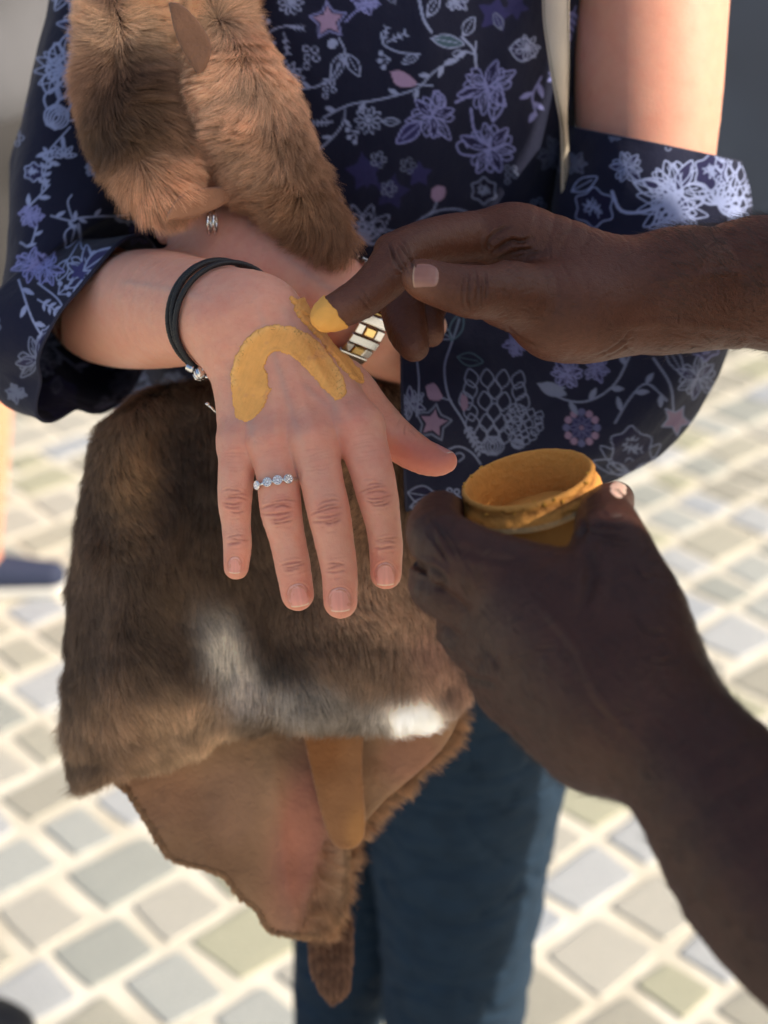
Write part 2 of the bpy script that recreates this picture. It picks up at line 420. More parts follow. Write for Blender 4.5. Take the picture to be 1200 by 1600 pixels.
#==PEOPLE==
# ------------------------------------------------------------------ woman: implicit body
F_pinky = chain([(372, 690, .768, 29), (369, 740, .765, 28.5), (367, 785, .765, 26.5), (369, 820, .766, 23), (371, 852, .766, 22.5), (369, 886, .768, 19.5)])
F_ring = chain([(424, 690, .762, 35), (434, 745, .758, 33.5), (439, 798, .756, 32.5), (449, 842, .757, 28.5), (458, 887, .758, 27.5), (465, 929, .760, 25.5)])
F_mid = chain([(490, 690, .757, 37), (503, 752, .753, 34), (514, 802, .751, 33.5), (523, 850, .752, 30.5), (530, 893, .753, 28.5), (532, 940, .755, 26.5)])
F_idx = chain([(560, 665, .760, 38), (578, 725, .756, 35), (590, 775, .755, 32.5), (598, 815, .756, 28), (603, 852, .757, 26.5), (603, 896, .760, 24.5)])
F_thumb = chain([(538, 600, .792, 38), (578, 648, .792, 37), (616, 684, .790, 33), (652, 709, .785, 29), (680, 720, .780, 24.5), (697, 721, .777, 17.5)])
palm = U(.012,
    chain([(365, 520, .787, 62), (372, 600, .782, 40), (372, 692, .773, 31)]),
    chain([(385, 510, .784, 66), (405, 600, .777, 44), (424, 690, .767, 36)]),
    chain([(400, 505, .784, 66), (452, 600, .773, 46), (490, 690, .762, 37)]),
    chain([(410, 505, .787, 62), (492, 585, .777, 50), (558, 668, .765, 38)]),
    chain([(400, 520, .795, 60), (480, 580, .800, 50), (545, 625, .795, 42)]))
hand_r = U(.007, palm, U(.0012, F_pinky, F_ring, F_mid, F_idx), F_thumb)
arm_r = chain([(225, -190, 1.01, 105), (190, 60, 1.005, 88), (158, 280, .995, 80), (138, 420, .985, 84), (150, 480, .965, 78), (186, 486, .918, 88), (240, 483, .868, 93), (300, 487, .825, 84), (352, 497, .798, 78), (385, 512, .786, 66)], 4)
right_arm = U(.012, arm_r, hand_r)
arm_l = chain([(1030, -190, .96, 128), (1018, 0, .965, 120), (1012, 180, .975, 112), (1005, 400, .985, 88), (985, 580, .99, 74), (920, 590, .97, 78), (800, 565, .945, 88), (680, 540, .912, 84), (570, 497, .884, 78), (500, 465, .876, 76), (420, 418, .874, 72), (370, 385, .880, 58)], 4)
hand_l = U(.006, chain([(370, 385, .880, 56), (335, 352, .886, 44), (300, 335, .892, 36)]),
    chain([(330, 350, .880, 30), (296, 338, .880, 26), (272, 342, .885, 22), (262, 356, .895, 19)]),
    chain([(320, 330, .885, 30), (285, 315, .885, 26), (256, 315, .89, 22), (246, 335, .90, 20)]),
    chain([(325, 315, .89, 30), (290, 295, .888, 26), (262, 294, .893, 22), (250, 312, .903, 19)]),
    chain([(360, 400, .878, 34), (330, 396, .878, 27), (305, 385, .882, 22), (290, 372, .888, 18)]))
left_arm = U(.010, arm_l, hand_l)
ts = [(-.04, 1.04, .98, .11), (-.04, 1.035, 1.1, .10), (-.04, 1.03, 1.25, .11), (-.04, 1.04, 1.32, .10)]
def thick(x0, y0, z0, x1, y1, z1, r0, r1): return Cap((x0, y0, z0), (x1, y1, z1), r0, r1)
WX = -.035
torso_w = U(.05, Ell((WX, 1.06, 1.22), (.125, .085, .22)), Ell((WX, 1.06, 1.0), (.115, .085, .2)), Ell((WX - .06, 1.0, 1.24), (.05, .04, .05)), Ell((WX + .05, 1.0, 1.24), (.05, .04, .05)),
    Ell((WX, 1.07, .90), (.15, .10, .11)), thick(WX - .12, 1.06, 1.36, WX + .16, 1.05, 1.38, .045, .05), thick(WX, 1.06, 1.36, WX, 1.045, 1.50, .055, .05))
head_w = U(.012, Ell((WX, 1.03, 1.60), (.075, .092, .115)), Ell((WX, .985, 1.545), (.05, .05, .055)), Cap((WX, .935, 1.60), (WX, .915, 1.572), .009, .013), Cap((WX - .022, .937, 1.535), (WX + .022, .937, 1.535), .008, .008),
    Ell((WX - .078, 1.04, 1.59), (.012, .02, .032)), Ell((WX + .078, 1.04, 1.59), (.012, .02, .032)))
def leg(hx, hy, kx, ky, fx, fy, s=1.0):
    return U(.02, chain([(hx, hy, .88, .085 * s), (hx * .6 + kx * .4, hy * .6 + ky * .4, .70, .072 * s), (kx, ky, .48, .056 * s), (kx, ky + .03, .35, .054 * s), (fx, fy, .09, .036 * s), (fx, fy, .05, .034)], 3, True),
        chain([(fx, fy + .02, .04, .034), (fx, fy - .07, .035, .032), (fx, fy - .16, .022, .022)], 3, True))
legs_w = U(.01, leg(WX - .075, 1.08, WX - .0, 1.17, WX - .03, 1.27, .95), leg(WX + .10, 1.06, WX + .10, 1.06, WX + .11, 1.08, .95))
body_w = U(.02, torso_w, head_w, legs_w)
woman_f = U(.02, body_w, right_arm, left_arm)
FW = woman_f.ev; FR = hand_r

def crease(V, N, lines, px, py, facing):
    """lines: (pts, width px, depth m, darkness). returns displacement and colour factor"""
    disp = np.zeros(len(V)); dark = np.zeros(len(V))
    for pts, wd, dep, dk in lines:
        A = np.array(pts, float)
        if len(A) > 2: A = catmull(A, 3)
        L = A.min(0) - 4 * wd; H = A.max(0) + 4 * wd
        ix = np.nonzero((px > L[0]) & (px < H[0]) & (py > L[1]) & (py < H[1]) & facing)[0]
        if not len(ix): continue
        x, y = px[ix], py[ix]; best = np.full(len(ix), 1e9); tt = np.zeros(len(ix)); n = len(A) - 1
        for i in range(n):
            a, b = A[i], A[i + 1]; e = b - a; t = np.clip(((x - a[0]) * e[0] + (y - a[1]) * e[1]) / max(e @ e, 1e-9), 0, 1)
            d = np.hypot(x - a[0] - e[0] * t, y - a[1] - e[1] * t); m = d < best; best = np.where(m, d, best); tt = np.where(m, (i + t) / n, tt)
        fade = np.clip(np.minimum(tt, 1 - tt) * 5, 0, 1) * .8 + .2
        p = np.exp(-(best / wd) ** 2) * fade; ridge = np.exp(-((best - 2.2 * wd) / (1.1 * wd)) ** 2) * fade
        disp[ix] += -dep * p + dep * .45 * ridge; dark[ix] = np.maximum(dark[ix], dk * p)
    return disp, dark
def arcs(cx, cy, ax, half, offs, bow, seed, wd=1.3, dep=.0003, dk=.3):
    """creases across a finger: ax = finger direction angle (deg, image, 90 = down)"""
    r = random.Random(seed); a = math.radians(ax); d = np.array([math.cos(a), math.sin(a)]); s = np.array([-d[1], d[0]]); out = []
    for o in offs:
        o = o + r.uniform(-2, 2); hw = half * r.uniform(.6, 1.0) * (1 - abs(o) / 60); sh = r.uniform(-.28, .28) * half; sk_ = r.uniform(-2.2, 2.2); pts = []
        for t in np.linspace(-1, 1, 7):
            p = np.array([cx, cy]) + d * (o + bow * (1 - t * t) * (1 if o >= 0 else -1) + sk_ * t + r.uniform(-.55, .55)) + s * (t * hw + sh); pts.append(p)
        out.append((pts, wd * r.uniform(.8, 1.25), dep * r.uniform(.6, 1.2), dk * r.uniform(.55, 1.1)))
    return out
WL = []
for (cx, cy, a, hf, sd_) in ((367, 783, 91, 22, 1), (439, 797, 82, 27, 2), (514, 800, 80, 29, 3), (588, 773, 80, 27, 4)):
    WL += arcs(cx, cy, a, hf, (-14, -8, -3, 3, 9, 15), 3.0, sd_, 1.35, .0006, .85)
    WL += arcs(cx, cy, a, hf * .9, (-24, -19, 22, 28), 1.5, sd_ + 40, 1.2, .0002, .25)
for (cx, cy, a, hf, sd_) in ((371, 842, 90, 17, 5), (457, 884, 77, 21, 6), (527, 887, 84, 22, 7), (601, 849, 86, 20, 8)):
    WL += arcs(cx, cy, a, hf, (-5, 0, 6), 1.5, sd_, 1.3, .0005, .75)
    WL += arcs(cx, cy, a, hf, (-13, 13), 1.5, sd_ + 50, 1.1, .00018, .22)
for (cx, cy, a, hf, sd_) in ((372, 715, 88, 24, 15), (430, 715, 82, 26, 16), (498, 720, 80, 28, 17), (570, 700, 78, 28, 18)):
    WL += arcs(cx, cy, a, hf, (-18, -12, -6, 0, 6, 12, 18), 2, sd_, 1.2, .00015, .16)
WL += [([(634, 664), (632, 672), (633, 680)], 1.6, .0005, .5), ([(641, 672), (646, 676), (651, 681)], 1.4, .0003, .3), ([(625, 655), (622, 664)], 1.4, .0003, .25),
       ([(400, 742), (402, 752), (399, 762)], 2, .0003, .2), ([(468, 735), (470, 752)], 2.2, .0005, .3), ([(534, 712), (538, 735)], 2.2, .0005, .3)]
# nail folds drawn as fine furrows round every nail plate
NAILS_W = [(367, 883, 91, 10.5, 13), (466, 930, 80, 17, 18), (531, 937, 87, 17.5, 19), (602, 897, 89, 16, 18)]
for cx, cy, a, hw, hl in NAILS_W:
    a = math.radians(a); d = np.array([math.cos(a), math.sin(a)]); s = np.array([-d[1], d[0]]); pts = []
    for t in np.linspace(-.5, math.pi + .5, 13): pts.append(np.array([cx, cy]) - d * (hl * 1.0 * math.sin(t)) + s * (hw * 1.04 * math.cos(t)))
    WL.append((pts, 1.5, .0004, .3))
for k in range(260):
    r = random.Random(k + 7000); x = r.uniform(338, 620); y = r.uniform(440, 900); a = r.choice([0.0, .35, -.35]) + r.uniform(-.25, .25); L = r.uniform(8, 22); WL.append(([(x, y), (x + L * math.cos(a) * .5, y + L * math.sin(a) * .5 + r.uniform(-1.5, 1.5)), (x + L * math.cos(a), y + L * math.sin(a))], 1.1, .00009, .07))
def skin_w(V, N):
    px, py, d = PJ(V); fac = (N @ -FWD) > .05
    disp, dark = crease(V, N, WL, px, py, fac)
    base = np.tile(srgb(222, 162, 137), (len(V), 1))
    hand = np.clip((px - 300) / 60, 0, 1) * (py > 430)
    def blob(x, y, rx, ry): return np.exp(-((px - x) / rx) ** 2 - ((py - y) / ry) ** 2)
    red = np.zeros(len(V)); inh = (d < .83)
    for x, y, rx, ry, k in ((367, 885, 28, 26, .8), (465, 930, 32, 30, .85), (531, 940, 32, 32, .85), (603, 895, 32, 32, .85), (690, 722, 60, 30, 1.0), (640, 715, 50, 30, .8),
        (367, 785, 24, 18, .45), (439, 798, 28, 20, .5), (514, 800, 28, 20, .45), (589, 773, 28, 20, .45), (372, 705, 26, 26, .35), (430, 690, 24, 30, .3), (500, 640, 22, 60, .38), (560, 650, 24, 40, .35), (455, 625, 16, 40, .3), (310, 480, 30, 30, .35), (350, 470, 30, 20, .2), (540, 700, 12, 40, .5)):
        red += k * blob(x, y, rx, ry)
    red *= inh; n = vnoise(V, 130, 3, 3); n2 = vnoise(V, 420, 5, 2); red = np.clip(red + .12 + .34 * n + .2 * n2, 0, 1.15)
    redc = srgb(212, 112, 92); base = base * (1 - red[:, None] * .52) + redc * red[:, None] * .52
    vein = np.zeros(len(V))
    for pts in ([(400, 470), (430, 560), (455, 640), (470, 690)], [(350, 560), (385, 640), (400, 700)], [(440, 480), (500, 580), (530, 660)], [(470, 600), (520, 640)], [(180, 440), (250, 450), (330, 470)], [(640, 540), (500, 440), (420, 380)]):
        _, vk = crease(V, N, [(pts, 6.5, 0, 1)], px, py, fac); vein = np.maximum(vein, vk)
    base = base * (1 - vein[:, None] * np.array([.14, .03, -.05])); disp += vein * .00045 * inh
    tend = np.zeros(len(V))
    for pts in ([(425, 560), (432, 690)], [(450, 545), (495, 690)], [(470, 540), (560, 668)], [(395, 560), (372, 690)]):
        _, vk = crease(V, N, [(pts, 9, 0, 1)], px, py, fac); tend = np.maximum(tend, vk)
    disp += tend * .0009 * inh
    for x, y in ((372, 692), (426, 684), (492, 680), (560, 664)): disp += .0012 * blob(x, y, 22, 20) * inh
    base = base * (1 - dark[:, None] * np.array([.34, .48, .50]))
    fr = (vnoise(V, 700, 9, 1) > .72) * .06 ; base = base * (1 - fr[:, None] * np.array([.6, 1, 1.1]))
    disp += .00018 * vnoise(V, 350, 21, 2) * inh
    return V + N * disp[:, None], base
def region_body(f, regions, skin):
    Vs, Qs, Cs, off = [], [], [], 0
    for lo, hi, h, keep, *ff in regions:
        f_ = ff[0] if ff else f; V, Q, N = nets(f_, lo, hi, h, keep); V, C = skin(V, N)
        Vs.append(V); Qs.append(Q + off); Cs.append(C); off += len(V)
    return np.vstack(Vs), np.vstack(Qs), np.vstack(Cs)
def bbox(pts, m=.0):
    A = np.array(pts); return A.min(0) - m, A.max(0) + m
hb_lo, hb_hi = hand_r.lo - .004, hand_r.hi + .004
kx = lambda V: PJ(V)
def in_fine(V):
    px, py, d = PJ(V)
    return (V[:, 2] > .98) & (px < 1000) & ((px < 870) | (py > 345)) & (py > 225) & (py < 1010) & (((px < 420) & (d < .955) & (px > 95) & (py > 330)) | ((px >= 420) & (d < .99)) | ((px > 215) & (py < 480) & (d < .93) & (py > 240)))
fl_ = np.array([W(95, 1010, .95), W(95, 225, .95), W(1000, 225, .98), W(1000, 1000, .98), hand_r.lo, hand_r.hi]); arm_lo = fl_.min(0) - .005; arm_hi = fl_.max(0) + .005
arm_lo = np.maximum(arm_lo, np.minimum(right_arm.lo, left_arm.lo) - .005); arm_hi = np.minimum(arm_hi, np.maximum(right_arm.hi, left_arm.hi) + .005)
wo = empty('person', (WX, 1.08, 0)); tag(wo, 'woman in navy floral cold-shoulder blouse and jeans offering the back of her hand', 'person')
ARMS = U(.02, right_arm, left_arm)
reg_w = [(arm_lo, arm_hi, .00066, lambda V: in_fine(V), ARMS.ev),
         (woman_f.lo - .02, woman_f.hi + .02, .005, lambda V: ~in_fine(V), FW)]
V, Q, C = region_body(FW, reg_w, skin_w)
tick('woman %d' % len(V))
obj('body', V, Q, M_SKIN, wo, C)
def surf(f, p, dirn, start=-.03, steps=60):
    """march points p+dir*t onto the surface of f"""
    p = np.atleast_2d(p); t = np.full(len(p), start); dirn = unit(np.broadcast_to(dirn, p.shape))
    for _ in range(steps): t = t + np.clip(f(p + dirn * t[:, None]), -.01, .01) * .9
    return p + dirn * t[:, None]
def nail(f, px, py, depth, adeg, hw, hl, person, m=M_NAIL, cols=((226, 152, 136), (230, 194, 168)), lift=.00035, dirn=None, label=None, tipw=1.0):
    nu, nv = 25, 31; a = math.radians(adeg); d2 = np.array([math.cos(a), math.sin(a)]); s2 = np.array([-d2[1], d2[0]])
    u = np.linspace(-1, 1, nu); v = np.linspace(-1, 1, nv); Ug, Vg = np.meshgrid(u, v, indexing='ij')
    # rounded-square outline
    X = Ug * np.sqrt(np.maximum(1 - .5 * Vg ** 2 * np.where(Vg < 0, 1.0, .55), .01)) * hw; Y = Vg * np.sqrt(1 - .42 * Ug ** 2 * np.where(Vg < 0, 1, .55)) * hl
    X = X * np.where(Vg > 0, 1 + (tipw - 1) * Vg, 1)
    PX = px + d2[0] * Y + s2[0] * X; PY = py + d2[1] * Y + s2[1] * X
    P0 = Wv(PX, PY, np.full(PX.shape, depth)).reshape(-1, 3); dr = unit(P0 - CAM) if dirn is None else dirn
    S = surf(f, P0, dr); N = grad(f, S); r = np.maximum(np.abs(Ug), np.where(Vg < 0, np.abs(Vg), 0)).reshape(-1)
    hgt = lift * np.sqrt(np.clip(1 - r ** 6, 0, 1)) - .00025 + .0004 * np.clip(Vg.reshape(-1) - .7, 0, 1)
    S = S + N * hgt[:, None]; vv = Vg.reshape(-1); uu = Ug.reshape(-1); tip = np.clip((vv - .86 + .0 * uu ** 2) / .05, 0, 1); c0 = srgb(*cols[0]); c1 = srgb(*cols[1])
    lun = np.clip((-.55 - vv - .3 * uu ** 2) / .2, 0, 1) * .35
    C = c0 * (1 - tip[:, None]) + c1 * tip[:, None]; C = C * (1 - lun[:, None]) + srgb(232, 190, 176) * lun[:, None] * (c0.mean() / .4)
    C = C * (1 + .06 * vnoise(np.stack([uu * 8, vv * .6], 1), 1, 3)[:, None])
    idx = np.arange(nu * nv).reshape(nu, nv); Q = np.stack([idx[:-1, :-1], idx[1:, :-1], idx[1:, 1:], idx[:-1, 1:]], -1).reshape(-1, 4)
    # turn down the free rim for thickness
    rim = np.concatenate([idx[:, -1]]); n0 = len(S); S2 = S[rim] - N[rim] * .0007; S = np.vstack([S, S2]); C = np.vstack([C, C[rim]])
    Q = np.vstack([Q, np.array([[rim[i], rim[i + 1], n0 + i + 1, n0 + i] for i in range(nu - 1)])])
    return obj('fingernail', S, Q, m, person, C)
for (cx, cy, a, hw, hl), dd in zip(NAILS_W, (.75, .745, .74, .745)):
    nail(FR.ev, cx, cy, dd, a, hw, hl, wo)
# thumb nail seen on edge, on the far upper side of the thumb
ntd = unit(W(697, 722, .777) - W(700, 690, .765))
def nail3(f, c, along, out, hw, hl, person, cols=((222, 150, 136), (236, 214, 190)), lift=.0004):
    nu, nv = 21, 25; along = unit(along); out = unit(out - along * (out @ along)); side = np.cross(along, out)
    Ug, Vg = np.meshgrid(np.linspace(-1, 1, nu), np.linspace(-1, 1, nv), indexing='ij')
    X = Ug * np.sqrt(1 - .5 * Vg ** 2) * hw; Y = Vg * np.sqrt(1 - .42 * Ug ** 2) * hl
    P0 = (c + X[..., None] * side + Y[..., None] * along + out * .02).reshape(-1, 3)
    S = surf(f, P0, -out, 0); N = grad(f, S); r = np.maximum(np.abs(Ug), np.abs(Vg)).reshape(-1); S = S + N * (lift * np.sqrt(np.clip(1 - r ** 6, 0, 1)) - .00018)[:, None]
    tip = np.clip((Vg.reshape(-1) - .8) / .08, 0, 1)[:, None]; C = srgb(*cols[0]) * (1 - tip) + srgb(*cols[1]) * tip
    idx = np.arange(nu * nv).reshape(nu, nv); Q = np.stack([idx[:-1, :-1], idx[1:, :-1], idx[1:, 1:], idx[:-1, 1:]], -1).reshape(-1, 4)
    return obj('fingernail', S, Q, M_NAIL, person, C)
nail3(FR.ev, W(690, 716, .778), W(700, 721, .776) - W(660, 712, .784), UP * .95 + FWD * .55 + RIGHT * .1, .0055, .0062, wo)
# woman's head details kept above the frame
M_HAIR = mat('brown_hair', base=srgb(92, 62, 40), rough=.5, bump=[('wave', 300, .003, .6)], var=.2)
M_EYE = mat('eye', base=(.7, .68, .64), rough=.15)
def head_extras(person, hc, out, hairm, hr):
    hf = U(.02, Ell((hc[0], hc[1], hc[2]), hr)); out = unit(np.array(out))
    V, Q, N = nets(lambda P: np.maximum(hf.ev(P), (P - (np.array(hc) + np.array([0, 0, .01]))) @ unit(out * 1.0 + np.array([0, 0, -.55])) - .028), np.array(hc) - .2, np.array(hc) + .2, .004)
    V = V + N * (.002 * vnoise(V * np.array([1, 1, .15]), 160, 4, 2))[:, None]; obj('hair', V, Q, hairm, person)
head_extras(wo, (WX, 1.045, 1.615), (0, -1, 0), M_HAIR, (.088, .105, .125))
for sx in (-1, 1):
    b = MB(); c = np.array([WX + sx * .03, .953, 1.612]); b.lathe(c, (0, -1, 0), [(.0001, .0075), (.005, .006), (.009, .002), (.011, -.004)], 16); b.build('eye', M_EYE, wo)
tick('nails')
#==BLOUSE==
# ------------------------------------------------------------------ the printed fabric: motifs drawn on a flat cloth chart
CW, CH, OX, OY = 1400, 1150, 80, 160
SS = 1.0
canvas = np.zeros((CH, CW, 3)); canvas[:] = srgb(24, 27, 50) * .9
LB = srgb(140, 150, 186); LV = srgb(128, 132, 186); PK = srgb(164, 138, 172); DP = srgb(44, 43, 88); TL = srgb(96, 130, 150)
def _blit(x0, x1, y0, y1, fn, col):
    xa, xb = int(max(0, x0 + OX)), int(min(CW, x1 + OX + 1)); ya, yb = int(max(0, y0 + OY)), int(min(CH, y1 + OY + 1))
    if xa >= xb or ya >= yb: return
    X, Y = np.meshgrid(np.arange(xa, xb) - OX + 0., np.arange(ya, yb) - OY + 0.); a = fn(X, Y)[..., None]
    canvas[ya:yb, xa:xb] = canvas[ya:yb, xa:xb] * (1 - a) + col * a
def stroke(pts, wd=2.2, col=LB, n=4):
    A = np.array(pts, float)
    if len(A) > 2 and n > 1: A = catmull(A, n)
    def fn(X, Y):
        best = np.full(X.shape, 1e9)
        for i in range(len(A) - 1):
            a, b = A[i], A[i + 1]; e = b - a; t = np.clip(((X - a[0]) * e[0] + (Y - a[1]) * e[1]) / max(e @ e, 1e-9), 0, 1)
            best = np.minimum(best, np.hypot(X - a[0] - e[0] * t, Y - a[1] - e[1] * t))
        return np.clip(wd / 2 + .5 - best, 0, 1)
    _blit(A[:, 0].min() - wd, A[:, 0].max() + wd, A[:, 1].min() - wd, A[:, 1].max() + wd, fn, col)
def fill(pts, col=LB, n=3):
    A = np.array(pts, float)
    if n > 1: A = catmull(np.vstack([A, A[:1]]), n)[:-1]
    _blit(A[:, 0].min() - 2, A[:, 0].max() + 2, A[:, 1].min() - 2, A[:, 1].max() + 2, lambda X, Y: np.clip(.5 - polysd(X, Y, A), 0, 1), col)
def pol(x, y, a, r): a = math.radians(a); return (x + r * math.cos(a), y + r * math.sin(a))
def leaf(x, y, a, L, wd, col=LB, filled=False, rib=True, lw=2.2, fc=None):
    d = np.array(pol(0, 0, a, 1)); s = np.array([-d[1], d[0]]); p = np.array([x, y]); up, dn = [], []
    for t, k in ((0, 0), (.25, .75), (.5, 1), (.75, .7), (1, 0)): up.append(p + d * L * t + s * wd * k); dn.append(p + d * L * t - s * wd * k)
    ring = up + dn[::-1][1:-1]
    if filled or fc is not None: fill(ring, fc if fc is not None else col, 3)
    if not filled: stroke(ring + [ring[0]], lw, col)
    if rib and not filled: stroke([p, p + d * L * .8], lw * .7, col, 1)
def star(x, y, r, rot=0, col=LV, inner=.5, filled=True, oc=None, lw=2.2):
    P = [pol(x, y, rot + 36 * i, r * (1 if i % 2 == 0 else inner)) for i in range(10)]
    if filled: fill(P, col, 2)
    if oc is not None: stroke(P + [P[0]], lw, oc, 2)
def daisy(x, y, r, n=10, col=LB, c2=LB, rr=.25):
    for i in range(n): leaf(*pol(x, y, 360 / n * i, r * .28), 360 / n * i, r * .72, r * .17, col, rib=False, lw=1.9)
    ring = [pol(x, y, 30 * i, r * rr) for i in range(12)]; fill(ring, c2, 1)
def lotus(x, y, r, a=-90, col=LB, n=7):
    for k in (1.0, .62):
        for i in range(n): leaf(x, y, a - 85 + 170 / (n - 1) * i, r * k, r * .17, col, rib=False, lw=2.1)
def cone(x, y, wd, ht, a=-90, col=LB, lw=2.0):
    d = np.array(pol(0, 0, a, 1)); s = np.array([-d[1], d[0]]); rows = 7
    for j in range(rows):
        t = j / rows; rw = wd * math.sin(math.pi * (.2 + .75 * (1 - t))) ; m = 3 if j % 2 else 4
        for i in range(m):
            o = (i - (m - 1) / 2) * rw / m * 1.6; p = np.array([x, y]) + d * ht * t + s * o; leaf(p[0], p[1], a + o * .5, ht / rows * 1.7, wd * .16, col, rib=False, lw=lw)
def bells(x, y, r=4, col=LB):
    for i in range(5):
        c = pol(x, y, 72 * i, r * 2.2); stroke([pol(c[0], c[1], 60 * k, r) for k in range(7)], 1.8, col, 2)
def cluster(x, y, col=LB, s=1.0):
    for dx, dy in ((0, 0), (14, 2), (2, 14), (16, 15), (1, 27)):
        stroke([pol(x + dx * s, y + dy * s, 60 * k, 5 * s) for k in range(7)], 2.0, col, 2)
def vine(pts, col=LB, lv=5, L=14, wd=2.6, side=1, filled=True, seed=0):
    stroke(pts, wd, col); A = catmull(np.array(pts, float), 10); T = np.gradient(A, axis=0); r = random.Random(seed)
    for i in range(lv):
        k = int((i + .6) / lv * (len(A) - 1)); a = math.degrees(math.atan2(T[k][1], T[k][0])); leaf(A[k][0], A[k][1], a + (45 if i % 2 else -45) * side, L * r.uniform(.8, 1.2), L * .2, col, filled=filled, lw=1.8)
def berries(x, y, a, col=LB, s=1.0):
    for da in (-40, 0, 40):
        e = pol(x, y, a + da, 17 * s); stroke([(x, y), e], 1.9, col, 1); fill([pol(e[0], e[1], 60 * k, 4.2 * s) for k in range(6)], col, 2)
def rose(x, y, r, col=LB, c2=DP, seed=0):
    rd = random.Random(seed); ring = [pol(x, y, 30 * i, r * (.95 if i % 2 else .74)) for i in range(12)]; fill(ring, c2 * .6, 3); stroke(ring + [ring[0]], 2.2, col)
    for k in range(14):
        a = rd.uniform(0, 360); q = r * rd.uniform(.1, .55); c = pol(x, y, a, q); stroke([pol(c[0], c[1], a + 90 + 50 * j, r * .14) for j in range(4)], 2, col)
def fern(x, y, a, L, col=LB, n=6, s=1.0):
    d = np.array(pol(0, 0, a, 1)); stroke([(x, y), tuple(np.array([x, y]) + d * L)], 2.4, col, 1)
    for i in range(n):
        p = np.array([x, y]) + d * L * (i + 1) / n
        for sg in (-1, 1): leaf(p[0], p[1], a + sg * 50, L * .26 * s, L * .05, col, filled=True)
def exotic(x, y, r, a=0, col=LV, seed=0):
    rd = random.Random(seed); fill([pol(x, y, 45 * i, r * .2) for i in range(8)], col, 2)
    for i in range(6):
        aa = a + i * 60 + rd.uniform(-14, 14); L = r * rd.uniform(.75, 1.05); leaf(x, y, aa, L, r * .19, col, lw=2.2, rib=(i % 2 == 0), fc=(DP * .55 if i % 2 else None))
        stroke([pol(x, y, aa + 9, L * .25), pol(x, y, aa + 12, L * .6), pol(x, y, aa + 4, L * .85)], 1.8, col); stroke([pol(x, y, aa - 9, L * .25), pol(x, y, aa - 10, L * .55)], 1.8, col)
        stroke([pol(x, y, aa + 30, r * .2), pol(x, y, aa + 36, r * .6), pol(x, y, aa + 20, r * .75), pol(x, y, aa + 12, r * .62)], 2.2, col)
# --- chest
star(513, 32, 24, -95, PK * .8, .5, True, None); star(513, 32, 30, -95, LV, .55, False, LV * .8, 3)
vine([(530, 60), (538, 82), (520, 118), (492, 136), (455, 138)], LB, 2, 16); leaf(534, 84, 110, 44, 9, LB); leaf(542, 84, 60, 40, 9, LB); fill([(512, 64), (520, 60), (528, 66), (522, 76), (513, 74)], LB)
lotus(446, 124, 30, -90); cluster(478, 76); cluster(508, 128, LB, .8)
stroke([(402, 100), (408, 70), (424, 48), (452, 40), (470, 44)], 2.4, LB); fern(452, 42, 5, 20, LB, 3, 1.4); fern(444, 52, 80, 30, LB, 3); berries(406, 44, -80)
daisy(454, 4, 20, 10); leaf(430, 66, 150, 30, 8); exotic(572, 2, 24, 20, LV, 3); stroke([(540, 34), (556, 18), (580, 8)], 3, LV)
vine([(596, 52), (600, 70), (625, 82), (655, 84)], LB, 0); fern(598, 68, -75, 24, LB, 3, 1.2); fern(604, 66, -25, 30, LB, 3, 1.1); berries(610, 92, 170); leaf(655, 84, 150, 30, 6)
stroke([(655, 0), (662, 30), (674, 50)], 4, LB); leaf(668, 26, -60, 36, 8); exotic(712, -4, 26, 0, LB, 8)
leaf(674, 60, 10, 52, 10, LB, fc=TL * .4); leaf(724, 56, -60, 34, 9, LB); stroke([(722, 58), (740, 78), (744, 104)], 4, LB); stroke([(742, 90), (744, 66)], 3, LB)
fill([(610, 112), (624, 110), (640, 118), (652, 132), (634, 136), (618, 132)], PK * .9, 3); stroke([(652, 132), (676, 134)], 2.4, LB)
vine([(744, 86), (722, 80), (712, 96), (690, 104), (672, 118), (655, 136), (630, 146), (590, 156), (545, 164), (505, 184)], LB, 8, 20, 2.6)
stroke([(716, 94), (708, 84), (718, 78), (722, 90)], 2, LB)
vine([(538, 170), (536, 192), (522, 212), (500, 232), (484, 238)], LB, 3, 16); daisy(576, 188, 22, 10, LB, LB, .2); berries(560, 206, 150, LB, 1.0); leaf(598, 190, 0, 26, 6); fern(520, 190, 175, 28, LB, 4, 1.0)
exotic(762, 136, 50, -20, LV, 1); exotic(676, 182, 44, 40, LV, 2); exotic(766, 232, 50, 10, LV, 4); stroke([(712, 160), (740, 146)], 4, LV); stroke([(736, 170), (740, 200), (752, 222)], 4, LV)
stroke([(742, 244), (720, 240), (714, 226), (724, 220), (730, 230)], 3, LV); leaf(690, 170, -110, 30, 10, LV, lw=3); leaf(660, 190, 140, 52, 12, LV, lw=3, fc=DP); leaf(770, 190, -80, 60, 12, LV, lw=3)
star(774, 22, 30, -80, DP * 1.15, .55); star(806, 10, 22, -60, DP * .9, .55)
leaf(796, 76, 5, 44, 18, LB, fc=DP * .5); daisy(824, 74, 20, 7); vine([(846, 120), (832, 150), (838, 180)], LV, 4, 22)
star(570, 268, 32, -100, DP * .9, .55); star(612, 300, 30, -80, DP * .8, .55); star(655, 272, 22, -90, DP * 1.0, .55)
cluster(792, 262, LB * .5, .8); rose(756, 298, 22, LB * .7, DP * .4, 3)
fill([(674, 296), (684, 290), (696, 294), (694, 308), (682, 316), (674, 308)], PK * .7, 3); stroke([(682, 316), (676, 330), (656, 344), (642, 358)], 2.6, LB * .8); stroke([(660, 340), (690, 328), (720, 328), (745, 340)], 2.6, LB * .8)
